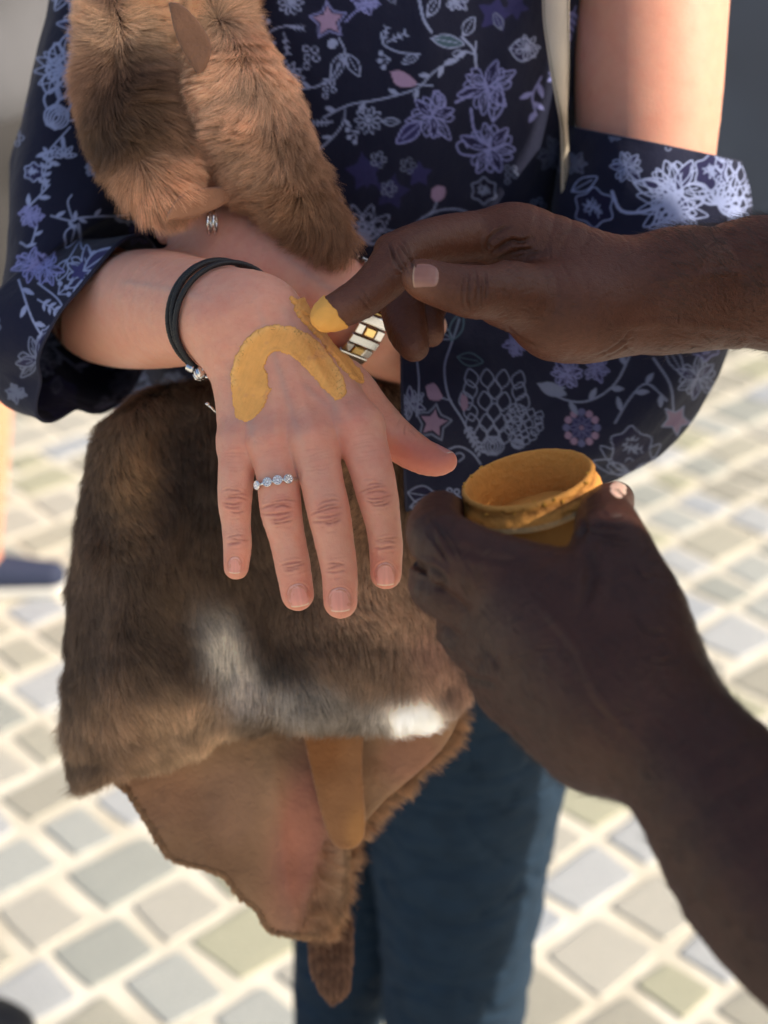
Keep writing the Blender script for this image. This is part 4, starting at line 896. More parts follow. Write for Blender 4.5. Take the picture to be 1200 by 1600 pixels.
def curves(name, P, col, rad, m, parent):
    n, k = P.shape[:2]; c = bpy.data.hair_curves.new(name); c.add_curves([k] * n)
    c.attributes['position'].data.foreach_set('vector', P.astype(np.float32).ravel())
    r = c.attributes.new('radius', 'FLOAT', 'POINT') if 'radius' not in c.attributes else c.attributes['radius']
    tp = np.linspace(1, .25, k)[None] * np.broadcast_to(np.asarray(rad), (n,))[:, None]; r.data.foreach_set('value', tp.astype(np.float32).ravel())
    a = c.attributes.new('Col', 'FLOAT_COLOR', 'CURVE'); cc = np.ones((n, 4), np.float32); cc[:, :3] = np.clip(col, 0, 1); a.data.foreach_set('color', cc.ravel())
    c.materials.append(m); o = bpy.data.objects.new(name, c); COL.objects.link(o); o.parent = parent; o.matrix_parent_inverse = Matrix.Translation(-Vector(parent.location)); o['kind'] = 'stuff'; return o
def scatter(V, Q, N, n, mask=None):
    fa = np.linalg.norm(np.cross(V[Q[:, 1]] - V[Q[:, 0]], V[Q[:, 3]] - V[Q[:, 0]]), axis=1)
    if mask is not None: fa = fa * mask(V[Q].mean(1), N[Q].mean(1))
    i = RNG.choice(len(Q), n, p=fa / fa.sum()); u, v = RNG.random((2, n, 1)); q = Q[i]
    w4 = ((1 - u) * (1 - v), u * (1 - v), u * v, (1 - u) * v); P = sum(w_ * V[q[:, j]] for j, w_ in enumerate(w4)); M = unit(sum(w_ * N[q[:, j]] for j, w_ in enumerate(w4))); return P, M
def fur(parent, P, M, flow, length, col, rad=.00011, lift=.45, clump=.006, cl=.55, curl=.15, k=6, seed=1, name='fur', m=None):
    n = len(P); fl = flow(P, M); fl = unit(fl - M * np.einsum('ij,ij->i', fl, M)[:, None]); L = length(P) * RNG.uniform(.65, 1.1, n)
    J = RNG.normal(0, .16, (n, 3)); nz = np.stack([vnoise(P, 70, s_ + seed, 2) for s_ in (1, 2, 3)], 1) * .55
    d0 = unit(fl + M * (lift * 1.7) + nz * .4 + J); d1 = unit(fl + M * lift * .25 + nz + J)
    cell = np.floor(P / clump); hsh = lambda s_: (np.sin(cell @ np.array([12.9898, 78.233, 37.719]) + s_) * 43758.5453) % 1
    cc = (cell + np.stack([hsh(1), hsh(2), hsh(3)], 1) * .8 + .1) * clump; tipc = cc + (unit(fl + M * lift * .7 + nz)) * L[:, None] * .95
    out = []; 
    for i in range(k):
        t = i / (k - 1); p = P + (d0 * (t - .5 * t * t) + d1 * (.5 * t * t)) * L[:, None]; q = tipc * 1.0 + (p - (P + (d0 * .5 + d1 * .5) * L[:, None])); p = p * (1 - cl * t * t) + (q) * (cl * t * t) ; out.append(p)
    A = np.stack(out, 1); C = col(P) * (1 + .22 * RNG.normal(0, 1, (n, 1)).clip(-2, 2)) * (1 + .25 * (hsh(5)[:, None] - .5))
    return curves(name, A, C, rad, m or M_FUR, parent)
def blobs(px, py, base, spots):
    C = np.tile(base, (len(px), 1)).astype(float)
    for x, y, rx, ry, a, c, k in spots:
        ca_, sa_ = math.cos(math.radians(a)), math.sin(math.radians(a)); u = (px - x) * ca_ + (py - y) * sa_; v = -(px - x) * sa_ + (py - y) * ca_
        w_ = np.clip(k * np.exp(-np.maximum((u / rx) ** 2 + (v / ry) ** 2 - .3, 0) * 1.4), 0, 1)[:, None]; C = C * (1 - w_) + srgb(*c) * w_
    return C
def px_dir(dx, dy, dz=0): return RIGHT * dx - UP * dy + FWD * dz
UNDER = lambda c: mat('fur_underlayer', base=c, rough=.95, var=.25, varscale=60)
# dark pelt hanging from the arms
dark_poly = [(160, 672), (205, 632), (262, 606), (340, 598), (480, 606), (610, 600), (640, 640), (650, 780), (700, 900), (722, 1010), (728, 1075), (700, 1105), (640, 1130), (560, 1132), (430, 1122), (345, 1145), (270, 1178), (200, 1192), (122, 1215), (112, 1150), (111, 1000), (126, 850), (144, 720)]
def dark_d(px, py): 
    q = np.stack([px / 150., py / 260.], -1); return .893 + .012 * vnoise(q, 1, 3, 2) + .03 * np.clip((py - 1020) / 160, 0, 1) ** 2 + .035 * np.clip((px - 560) / 170, 0, 1) ** 2 + .03 * np.clip((200 - px) / 100, 0, 1) ** 2 - .012 * np.exp(-((px - 200) / 60) ** 2)
dk = Slab(dark_poly, dark_d, .011, .010, 2); V, Q, N = nets(dk.ev, dk.lo, dk.hi, .004)
c = W(400, 640, .90); pelt = empty('fur_pelt', c); tag(pelt, 'large dark brown pelt with grey and white patches, one painted sun-bright, hanging below the offered hand', 'fur pelt', 'animal skins held by the woman')
obj('hide', V, Q, UNDER(srgb(52, 40, 31)), pelt)
DSP = [(205, 760, 38, 95, 8, (150, 116, 80), .75), (160, 900, 40, 140, 0, (98, 78, 62), .6), (240, 800, 50, 120, 10, (70, 56, 44), .5), (330, 720, 90, 110, 0, (60, 49, 40), .85), (560, 760, 80, 170, 0, (146, 118, 90), .9), (610, 960, 130, 110, 20, (156, 128, 104), .95), (690, 1030, 70, 60, 30, (152, 120, 100), .95),
       (300, 900, 90, 60, 0, (92, 73, 55), .7), (270, 1120, 150, 60, -8, (158, 130, 102), .9), (180, 1130, 50, 90, 0, (118, 92, 70), .7), (350, 1000, 34, 62, -28, (206, 196, 178), .85), (385, 1060, 40, 44, -30, (170, 160, 148), .75), (470, 1080, 70, 34, 8, (150, 142, 132), .75), (430, 1030, 30, 18, 0, (70, 62, 54), .8), (540, 1095, 90, 30, 5, (126, 116, 106), .8), (400, 1120, 30, 40, 60, (70, 56, 46), .7), (560, 1010, 90, 40, 15, (96, 78, 62), .6), (645, 1108, 42, 28, 10, (255, 248, 236), 1.5)]  # last, near-white spot paints a patch of sun on the pale fur
def dcol(P):
    px, py, d = PJ(P); return blobs(px, py, srgb(84, 67, 52), DSP) * (1 + .45 * vnoise(P, 90, 2, 3))[:, None] * 1.38
def dflow(P, M):
    px, py, d = PJ(P); a = .25 * np.sin(px / 70) + .8 * vnoise(P, 26, 6, 2); a = a - .5 * np.clip((px - 420) / 200, 0, 1) * np.clip((py - 900) / 200, 0, 1) - .3 * np.clip((350 - px) / 250, 0, 1)
    return -np.sin(a)[:, None] * RIGHT - np.cos(a)[:, None] * UP
P, M = scatter(V, Q, N, 185000, lambda c_, n_: (n_ @ FWD < .35).astype(float) + .02)
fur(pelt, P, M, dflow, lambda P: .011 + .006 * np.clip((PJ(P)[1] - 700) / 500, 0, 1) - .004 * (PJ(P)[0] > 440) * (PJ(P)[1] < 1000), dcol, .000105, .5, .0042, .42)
tick('dark pelt')
# leather side of a second skin below
skin_poly = [(104, 1205), (180, 1222), (222, 1275), (262, 1338), (292, 1352), (330, 1362), (352, 1374), (372, 1402), (398, 1422), (412, 1448), (432, 1460), (500, 1462), (536, 1430), (545, 1370), (556, 1300), (630, 1225), (690, 1172), (716, 1120), (700, 1085), (560, 1080), (400, 1080), (200, 1120), (120, 1150)]
def skin_d(px, py): return .945 + .008 * vnoise(np.stack([px / 110., py / 180.], -1), 1, 9, 2) - .003 * np.exp(-((px - 425 - (py - 1180) * .12) / 14) ** 2) + .006 * np.sin(px / 60.)
sk = Slab(skin_poly, skin_d, .0030, .0026, 3); V, Q, N = nets(sk.ev, sk.lo, sk.hi, .0019); px, py, d = PJ(V)
V = V + N * (.0012 * vnoise(V, 55, 13, 3))[:, None]; C = blobs(px, py, srgb(162, 126, 94), [(330, 1330, 90, 90, 0, (128, 94, 68), .6), (470, 1310, 48, 150, 8, (172, 112, 90), .95), (250, 1240, 90, 60, 0, (156, 112, 84), .7), (640, 1180, 60, 50, -40, (164, 116, 90), .9), (360, 1250, 60, 90, 0, (150, 114, 90), .7)]) * ((1 + .16 * vnoise(V, 60, 3, 4)) * (1 + .08 * vnoise(V, 260, 8, 2)))[:, None]
hide = empty('hanging_hide', W(380, 1120, .945)); tag(hide, 'bare brown leather side of a skin hanging beneath the dark fur, scalloped lower edge', 'hide', 'animal skins held by the woman')
obj('leather', V, Q, M_LEATHER, hide, C)
fr_poly = [(470, 1450), (512, 1452), (536, 1380), (548, 1312), (618, 1236), (676, 1180), (712, 1134), (706, 1100), (640, 1130), (560, 1200), (500, 1330)]
fs = Slab(fr_poly, lambda px, py: .953 + 0 * px, .004, .004, 2); V2, Q2, N2 = nets(fs.ev, fs.lo, fs.hi, .004); fo = obj('fur_edge', V2, Q2, UNDER(srgb(92, 66, 46)), hide)
P, M = scatter(V2, Q2, N2, 17000)
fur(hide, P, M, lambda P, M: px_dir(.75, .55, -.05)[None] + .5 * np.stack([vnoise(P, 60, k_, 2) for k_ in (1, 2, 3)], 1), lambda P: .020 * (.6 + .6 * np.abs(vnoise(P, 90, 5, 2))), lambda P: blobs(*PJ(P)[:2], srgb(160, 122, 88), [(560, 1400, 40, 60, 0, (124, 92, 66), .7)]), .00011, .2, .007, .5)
P, M = scatter(V, Q, N, 16000, lambda c_, n_: ((polysd(*PJ(c_)[:2], sk.poly) > -9) & ((PJ(c_)[0] < 250) | (PJ(c_)[1] > 1300))).astype(float) + 1e-6)
fur(hide, P, M, lambda P, M: np.tile(px_dir(.1, 1, 0), (len(P), 1)), lambda P: .0035 + 0 * P[:, 0], lambda P: np.tile(srgb(150, 116, 84), (len(P), 1)), .0001, .3, .004, .4)
tail_poly = [(482, 1440), (545, 1430), (548, 1500), (542, 1548), (522, 1562), (500, 1545), (484, 1500)]
tl = Slab(tail_poly, lambda px, py: .975 + 0 * px, .006, .006, 3); V2, Q2, N2 = nets(tl.ev, tl.lo, tl.hi, .004); t_ = obj('tail', V2, Q2, UNDER(srgb(84, 58, 42)), hide)
P, M = scatter(V2, Q2, N2, 9000)
fur(t_, P, M, lambda P, M: np.tile(px_dir(.1, 1, 0), (len(P), 1)), lambda P: .006 + 0 * P[:, 0], lambda P: np.tile(srgb(112, 80, 60), (len(P), 1)), .00013, .3, .004, .5)
# suede strip
st_poly = [(466, 1110), (560, 1110), (566, 1200), (571, 1290), (562, 1318), (542, 1328), (520, 1318), (504, 1280), (488, 1215)]
ss = Slab(st_poly, lambda px, py: .925 + .00003 * (py - 1100), .0022, .0022, 3); V, Q, N = nets(ss.ev, ss.lo, ss.hi, .0018); px, py, d = PJ(V)
C = blobs(px, py, srgb(152, 106, 70), [(500, 1170, 40, 60, 0, (138, 88, 50), .8), (560, 1300, 20, 40, 0, (190, 134, 78), .6)]) * (1 + .12 * vnoise(V, 90, 5, 3))[:, None]
so_ = obj('suede_strip', V, Q, M_LEATHER, None, C); tag(so_, 'orange-brown suede tongue with a rounded end hanging below the dark pelt', 'strip', 'animal skins held by the woman')
# tan pelt bundled over the arm
tan = empty('fur_pelt', W(340, 200, .88)); tag(tan, 'tan long-haired pelt folded into two lobes over the arm, upper left', 'fur pelt', 'animal skins held by the woman')
lobes = U(.012, chain([(222, -60, .875, 82), (212, 50, .872, 72), (214, 150, .864, 74), (232, 235, .852, 62), (255, 300, .842, 34)], 2), chain([(325, -20, .875, 44), (340, 60, .868, 52), (372, 160, .860, 72), (412, 238, .856, 66), (462, 310, .852, 46), (520, 375, .852, 20)], 2), chain([(225, 40, .89, 60), (330, 60, .89, 60)], 1), chain([(225, -40, .872, 66), (330, -30, .872, 60)], 1))
V, Q, N = nets(lobes.ev, lobes.lo - .005, lobes.hi + .005, .004); obj('hide', V, Q, UNDER(srgb(66, 46, 32)), tan)
core = Slab([(200, 120), (330, 80), (420, 240), (380, 300), (300, 310), (230, 290)], lambda px, py: .905 + 0 * px, .008, .008, 2); V3, Q3, N3 = nets(core.ev, core.lo, core.hi, .005); obj('gap_shade', V3, Q3, UNDER(srgb(40, 30, 24)), tan)  # dark slab between the lobes paints the shadowed gap there
TSP = [(255, 40, 110, 50, 0, (224, 188, 150), .9), (195, 165, 50, 95, 8, (70, 50, 38), .95), (230, 200, 60, 60, 0, (110, 82, 58), .7), (265, 270, 60, 42, -30, (216, 168, 130), .95), (150, 240, 30, 90, 0, (84, 66, 50), .7), (380, 130, 70, 80, 40, (212, 174, 140), .85), (430, 230, 60, 90, -35, (198, 158, 124), .85), (500, 350, 60, 60, 0, (122, 86, 58), .85), (450, 300, 40, 60, 40, (164, 122, 86), .6), (470, 250, 26, 90, -32, (120, 88, 64), .7)]
def tflow(P, M):
    px, py, d = PJ(P); st = lambda x, w_: .5 + .5 * np.tanh(x / w_)
    L = st(312 - px + .12 * (py - 100), 12)
    ang = -20 + (py - 60) * .25; cr_ = 178 + 10 * np.sin(py / 40.); sd_ = np.tanh((px - cr_) / 26.)
    low_ = st(py - 235, 22); rx_, ry_ = px - 222, py - 248
    lx = (1 - low_) * sd_ * .95 + low_ * rx_ / 60; ly = (1 - low_) * (.1 + .5 * (1 - np.abs(sd_)) + .35 * np.abs(sd_) * st(py - 120, 60) - .6 * st(70 - py, 25)) + low_ * np.maximum(ry_ / 50, .15)
    rc = 372 + (py - 100) * .52; rs = np.tanh((px - rc) / 30.); qx = rs * np.where(rs > 0, .35, .85); qy = .75 - .35 * np.abs(rs) * (rs < 0) - 1.1 * st(40 - py, 25)
    fx = L * lx + (1 - L) * qx; fy = L * ly + (1 - L) * qy; fx = fx + .35 * vnoise(P, 34, 4, 2); fy = fy + .35 * vnoise(P, 34, 14, 2)
    return fx[:, None] * RIGHT - fy[:, None] * UP
P, M = scatter(V, Q, N, 130000, lambda c_, n_: (n_ @ FWD < .3).astype(float) + .02)
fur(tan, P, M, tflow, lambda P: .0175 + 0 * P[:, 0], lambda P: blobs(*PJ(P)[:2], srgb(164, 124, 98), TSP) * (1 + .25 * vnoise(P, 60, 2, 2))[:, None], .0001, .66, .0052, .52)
for nm, poly, dd, colr in (('leather_fold', [(262, 2), (285, 8), (312, 36), (329, 66), (327, 95), (312, 116), (298, 100), (276, 60)], lambda px, py: .826 + .00005 * (px - 262), (132, 96, 74)), ('leather_fold', [(258, 345), (268, 322), (290, 300), (335, 292), (378, 296), (366, 310), (330, 330), (292, 342)], lambda px, py: .822 + .00025 * (px - 258), (176, 126, 94))):
    f_ = Slab(poly, dd, .0018, .0016, 3); Va, Qa, Na = nets(f_.ev, f_.lo, f_.hi, .0015); obj(nm, Va, Qa, M_LEATHER, tan, np.tile(srgb(*colr), (len(Va), 1)) * (1 + .12 * vnoise(Va, 90, 5, 3))[:, None])
tick('pelts')
# ------------------------------------------------------------------ ochre on skin
def paint(f, poly, dref, parent, h=.0006, step=1.1, seed=1, rim=None, name='ochre_paint'):
    A = np.array(poly, float); A = catmull(np.vstack([A, A[:1]]), 3)[:-1]; lo = A.min(0) - 4; hi = A.max(0) + 4
    xs = np.arange(lo[0], hi[0], step); ys = np.arange(lo[1], hi[1], step); X, Y = np.meshgrid(xs, ys, indexing='ij')
    sd = polysd(X, Y, A) + 2.6 * vnoise(np.stack([X, Y], -1), .12, seed, 2) + 1.6 * vnoise(np.stack([X, Y], -1), .42, seed + 4, 2); ok = sd < 1.2; idx = -np.ones(X.shape, int); idx[ok] = np.arange(ok.sum())
    P0 = Wv(X[ok], Y[ok], np.full(ok.sum(), dref)); S = surf(f, P0, unit(P0 - CAM), -.05, 60); N = grad(f, S); S = skin_w(S, N)[0]; s_ = sd[ok]; q = np.stack([X[ok], Y[ok]], -1)
    e = np.clip(-s_ / 2.2, 0, 1); e = e * e * (3 - 2 * e); hh = -.0004 + (h + .0004) * e + h * .35 * np.exp(-((s_ + 3.6) / 2.2) ** 2) + .00016 * vnoise(q, .16, seed, 3) + .0001 * vnoise(q, .5, seed, 2)
    lt = np.zeros(len(s_))
    if rim is not None:
        B = np.array(rim, float); B = catmull(B, 4); dd = np.full(len(s_), 1e9)
        for i in range(len(B) - 1):
            a, b = B[i], B[i + 1]; ee = b - a; t = np.clip(((q - a) @ ee) / (ee @ ee), 0, 1); dd = np.minimum(dd, np.hypot(*(q - a - ee * t[:, None]).T))
        lt = np.exp(-(dd / 5.5) ** 2) * (.55 + .45 * vnoise(q, .11, 8, 2)); hh += .0008 * lt
    strk = vnoise(np.stack([X[ok] * .5 + Y[ok] * .2, Y[ok] * .06 - X[ok] * .02], -1), 1.0, 3, 3); hh += .00012 * strk; cr2 = np.exp(-(vnoise(q, .10, 31, 2) / .035) ** 2) * (lt > .15); hh -= .0004 * cr2
    C = srgb(238, 172, 96) * (1 + .10 * vnoise(q, .05, 2, 3))[:, None]; C = C * (1 - lt[:, None] * .6) + srgb(240, 196, 128) * lt[:, None] * .6; C = C * (1 + .07 * strk[:, None]) * (1 - .35 * cr2[:, None]) * (1 - .2 * (np.abs(s_ + .3) < .9)[:, None]); thin = np.clip(vnoise(q, .045, 17, 3) * 2.2 - .9, 0, .35)[:, None]; C = C * (1 - thin) + srgb(206, 140, 104) * thin
    S = S + N * hh[:, None]; a = idx[:-1, :-1]; b = idx[1:, :-1]; c_ = idx[1:, 1:]; d_ = idx[:-1, 1:]; m_ = (a >= 0) & (b >= 0) & (c_ >= 0) & (d_ >= 0)
    Q = np.stack([a[m_], d_[m_], c_[m_], b[m_]], -1); return obj(name, S, Q, M_OCHRE, parent, C)
arch = [(365, 645), (361, 613), (362, 580), (372, 547), (392, 521), (419, 507), (448, 509), (477, 519), (502, 539), (520, 563), (535, 588), (542, 609), (537, 622), (525, 628), (515, 619), (500, 605), (486, 588), (469, 570), (452, 556), (432, 551), (420, 557), (414, 571), (421, 584), (419, 603), (426, 608), (419, 618), (415, 636), (400, 653), (384, 661), (371, 656)]
FRH = U(.007, palm, arm_r, F_idx, F_thumb).ev
paint(FRH, arch, .78, wo, rim=[(366, 600), (366, 577), (377, 549), (396, 525), (421, 512), (448, 514), (475, 524), (499, 544), (517, 567), (531, 590), (533, 612)])
paint(FRH, [(449, 460), (457, 464), (470, 473), (486, 474), (506, 480), (514, 508), (525, 534), (545, 558), (568, 588), (567, 600), (551, 594), (534, 576), (517, 556), (500, 534), (482, 514), (467, 498), (457, 478)], .78, wo, .0011, seed=5)
paint(FRH, [(460, 468), (476, 466), (496, 472), (508, 488), (504, 506), (490, 508), (474, 496), (464, 484)], .78, wo, .0016, seed=9)
p1 = np.array([510., 466.]); p2 = np.array([547., 516.]); nn = np.array([-(p2 - p1)[1], (p2 - p1)[0]]); nn /= np.linalg.norm(nn)
def tipf(P):
    px, py, d = PJ(P.astype(float)); side = -((px - p1[0]) * nn[0] + (py - p1[1]) * nn[1]) + 3.5 * vnoise(P.astype(float), 240, 3, 2); return np.maximum(top.ev(P) - .0008, side * .74 / FPX)
cpt = W(512, 498, .743); V, Q, N = nets(tipf, cpt - .024, cpt + .024, .0006); 
if len(V): obj('ochre_paint', V + N * (.0006 * vnoise(V, 260, 2, 3))[:, None], Q, M_OCHRE, ma, np.tile(srgb(236, 172, 88), (len(V), 1)) * (1 + .1 * vnoise(V, 150, 5, 2))[:, None])
# ------------------------------------------------------------------ the pot
pc = W(824, 746, .690); vw = unit(pc - CAM); mn = UP * .978 - RIGHT * .215; pax = unit(-vw * .405 + .914 * mn); pot = empty('paint_pot', pc - pax * .040); tag(pot, 'round open pot of ochre paste, its lip caked, held in the lower hand', 'pot')
R0 = 105 / FPX * .690
def lathe_n(prof, n, axis, c, disp=None):
    a = unit(axis); u = unit(np.cross(a, np.array([.2, 1, .1]))); v = np.cross(a, u); th = np.linspace(0, 2 * math.pi, n, endpoint=False); pr = np.array(prof, float); pr = catmull(pr, 4) if len(pr) > 3 else pr
    rr, zz = pr[:, 0][:, None], pr[:, 1][:, None]; dirs = np.cos(th)[:, None] * u + np.sin(th)[:, None] * v; P = c + rr[..., None] * dirs[None] + zz[..., None] * a
    if disp is not None: k = disp(rr, zz, th[None, :], P); P = P + k[0][..., None] * dirs[None] + k[1][..., None] * a
    m = len(pr); idx = np.arange(m * n).reshape(m, n); nx = np.roll(idx, -1, 1); Q = np.stack([idx[:-1], nx[:-1], nx[1:], idx[1:]], -1).reshape(-1, 4); return P.reshape(-1, 3), Q, rr * np.ones_like(th)[None], zz * np.ones_like(th)[None]
V, Q, r_, z_ = lathe_n([(.0005, -.041), (.022, -.041), (.0252, -.040), (.0262, -.038), (.0268, -.025), (.0272, -.0125)], 96, pax, pc)
obj('pot_body', V, Q, M_OCHRE, pot, np.tile(srgb(156, 112, 58), (len(V), 1)) * (1 + .1 * vnoise(V, 120, 3, 3))[:, None])
def lipd(rr, zz, th, P):
    n1 = vnoise(P, 260, 4, 3); crack = np.exp(-(vnoise(P * np.array([1, 1, 1.]), 120, 9, 2) / .05) ** 2); out = (rr > .0288) & (zz < -.0012); return (.00045 * n1 - .0008 * crack) * out + .0001 * n1, .00025 * n1 * (zz > -.003)
V, Q, r_, z_ = lathe_n([(.0262, -.030), (.0270, -.012), (.0276, -.004), (.0282, -.0004), (.0288, .0004), (.0298, 0), (.0304, -.0014), (.0301, -.0030), (.0302, -.0046), (.0311, -.0062), (.0319, -.0082), (.0321, -.0104), (.0317, -.0120), (.0302, -.0127), (.0272, -.0129)], 260, pax, pc, lipd)
n1 = vnoise(V, 110, 6, 3); z = z_.ravel(); rr = r_.ravel(); C = np.tile(srgb(216, 148, 70), (len(V), 1)) * (1 + .1 * n1)[:, None]
br = np.clip(np.exp(-((z + .0040) / .0018) ** 2) * (rr > .0293) * (.5 + n1 * 1.1), 0, 1)[:, None]; C = C * (1 - br) + srgb(120, 74, 32) * br
pl = (np.clip((-.0088 - z) / .001, 0, 1) * (rr > .0295) * np.clip(.75 + 1.2 * vnoise(V, 60, 12, 2), 0, 1))[:, None] * .8; C = C * (1 - pl) + srgb(196, 176, 138) * pl
crk = (np.exp(-(vnoise(V, 120, 9, 2) / .05) ** 2) * (rr > .0288) * (z < -.0012))[:, None]; C = C * (1 - .35 * crk)
M_OCHRE2 = mat('caked_ochre', attr=True, rough=.75, bump=[('noise', 420, .0012, .8), ('noise', 1500, .0004, .6)], var=.12, varscale=260, spec=.3)
obj('lip', V, Q, M_OCHRE2, pot, C)
V, Q, r_, z_ = lathe_n([(.0264, -.0205), (.0250, -.0200), (.022, -.0190), (.014, -.0184), (.006, -.0188), (.0003, -.0186)], 128, pax, pc, lambda rr, zz, th, P: (0 * rr * th, .0008 * vnoise(P, 120, 5, 3) + .0008 * np.sin(th * 2 + rr * 260)))
V = np.asarray(V); obj('paste', V, Q[:, ::-1], M_OCHRE, pot, np.tile(srgb(216, 148, 70), (len(V), 1)) * (1 + .1 * vnoise(V, 150, 3, 3))[:, None])
rd = random.Random(4); mb = MB()
for k in range(26):
    t = rd.uniform(0, 2 * math.pi); u = unit(np.cross(pax, np.array([.2, 1, .1]))); v = np.cross(pax, u); p = pc + (u * math.cos(t) + v * math.sin(t)) * rd.uniform(.0283, .0312) + pax * rd.uniform(-.004, .0006); mb.frame_box(p, np.array(Matrix.Rotation(rd.uniform(0, 3), 3, Vector((rd.random(), rd.random(), rd.random())))), np.array([rd.uniform(.0004, .0011), rd.uniform(.0004, .0009), rd.uniform(.0003, .0007)]), .4)
cr = mb.build('paste_crumbs', mat('ochre_crumb', base=srgb(198, 140, 50), rough=.9), pot); tag(cr, kind='stuff')
# ------------------------------------------------------------------ jewellery
def ring_path(f, C, axis, off, n=96, tilt=None):
    a = unit(axis); u = unit(np.cross(a, FWD)); v = np.cross(a, u); th = np.linspace(0, 2 * math.pi, n, endpoint=False); D = np.cos(th)[:, None] * u + np.sin(th)[:, None] * v; t = np.zeros(n)
    for _ in range(60): t = t + np.clip(off - f(C + D * t[:, None]), -.01, .01) * .9
    return C + D * t[:, None], D
# engagement style ring
ra = W(434, 757, .757); axr = unit(W(438, 790, .756) - W(432, 730, .759)); axr = unit(axr + RIGHT * .05)
P, D = ring_path(F_ring.ev, ra, axr, .0007, 72); jr = empty('ring', ra); tag(jr, 'silver band with a row of round clear stones on the ring finger', 'ring')
b = MB(); b.tube(P, .0008, 8, True, flat=1.0); b.build('band', M_SILVER, jr)
pxr, pyr, dr = PJ(P); face = D @ -FWD > -.2
for sx in (405, 418.5, 433.5, 448.5):
    cand_ = np.nonzero(D @ -FWD > -.1)[0]; i = cand_[np.argmin(np.abs(pxr[cand_] - sx))]; c = P[i] + D[i] * .0006; r = 8.0 * .75 / FPX
    b = MB(); b.lathe(c, D[i], [(r * .5, -.0006), (r * .92, -.0002), (r * 1.0, .0007), (r * .88, .0012), (r * .78, .0010)], 20); s_ = b.build('setting', M_SILVER, jr)
    u = unit(np.cross(D[i], axr)); v = np.cross(D[i], u); g = MB()
    for k, (rr2, rg2) in enumerate([(0, .34)] + [(.58, .22)] * 8):
        t = k * math.pi / 4; cc2 = c + (u * math.cos(t) + v * math.sin(t)) * r * rr2 + D[i] * .0010; q = r * rg2; g.lathe(cc2, D[i], [(q, 0), (q * .62, q * .55), (q * .01, q * .6)], 8)
    g.build('stone', M_GEM, s_, smooth=False)
# small ring on the hand under the pelt
rc = W(327, 348, .848); b = MB(); u, v = UP, unit(FWD * .8 + RIGHT * .6); th = np.linspace(0, 2 * math.pi, 32, endpoint=False)
for dx in (0, 9): b.tube(rc + RIGHT * (dx * .84 / FPX) + np.cos(th)[:, None] * UP * .0062 + np.sin(th)[:, None] * FWD * .0075, .0009, 6, True)
sr = b.build('ring', M_SILVER, None); tag(sr, 'thin silver ring on the finger tucked under the tan pelt', 'ring')
# corded bracelet
wc = W(352, 500, .800); wax = unit(W(385, 507, .780) - W(300, 490, .828)); br_ = empty('bracelet', wc); tag(br_, 'black braided cord bracelet with a silver bead clasp, on the near wrist', 'bracelet')
wf = U(.012, arm_r, palm).ev
def helix(P, D, ax, amp, turns, ph):
    n = len(P); t = np.linspace(0, 2 * math.pi * turns, n, endpoint=False) + ph; return P + D * (np.sin(t) * amp)[:, None] + ax * (np.cos(t) * amp)[:, None]
for off_ax, tilt_, phs in ((-.0052, 0, 0), (-.0012, .10, 1), (.0026, -.07, 2)):
    P, D = ring_path(wf, wc + wax * off_ax + UP * .0, unit(wax + UP * tilt_), .0022, 320)
    g = MB()
    for s_ in range(3): g.tube(helix(P, D, wax, .0007, 42, s_ * 2.094), .00095, 6, True)
    g.build('cord', M_CORD, br_)
P, D = ring_path(wf, wc + wax * -.001, wax, .003, 160); px, py, d = PJ(P); i = int(np.argmin((px - 310) ** 2 + (py - 583) ** 2 + 1e5 * (d > .83))); T = unit(P[(i + 2) % 160] - P[i - 2])
if PJ(P[i] + T * .01)[0] < PJ(P[i])[0]: T = -T
c0 = W(297, 574, PJ(P[i])[2] - .004); c1 = W(313, 583, PJ(P[i])[2] - .006); T = unit(c1 - c0)
b = MB(); b.lathe(c0 - T * .0015, T, [(.0005, -.0002), (.0022, 0), (.0026, .0005), (.0023, .0011), (.0026, .0017), (.0023, .0023), (.0026, .0029), (.0023, .0035), (.0022, .0042), (.0005, .0044)], 20); b.build('clasp', M_SILVER, br_)
b = MB(); b.lathe(c1, T, [(.0008, -.0030), (.0026, -.0026), (.0036, -.0014), (.0039, 0), (.0036, .0014), (.0026, .0026), (.0008, .0030)], 24)
for k in range(8): t = k * math.pi / 4; u = unit(np.cross(T, FWD)); v = np.cross(T, u); b.tube([c1 - T * .002 + (u * math.cos(t) + v * math.sin(t)) * .0034, c1 + (u * math.cos(t + .5) + v * math.sin(t + .5)) * .0042, c1 + T * .002 + (u * math.cos(t + 1) + v * math.sin(t + 1)) * .0034], .0004, 5)
b.build('bead', M_SILVER, br_)
b = MB(); b.lathe(c1 + T * .0042, T, [(.0003, -.001), (.0012, 0), (.0003, .001)], 10); b.tube([W(324, 632, .80), W(331, 637, .80), W(338, 646, .802)], .0007, 6); b.lathe(W(324, 631, .799), RIGHT, [(.0002, -.0012), (.0012, 0), (.0002, .0012)], 10); b.build('charm', M_SILVER, br_)
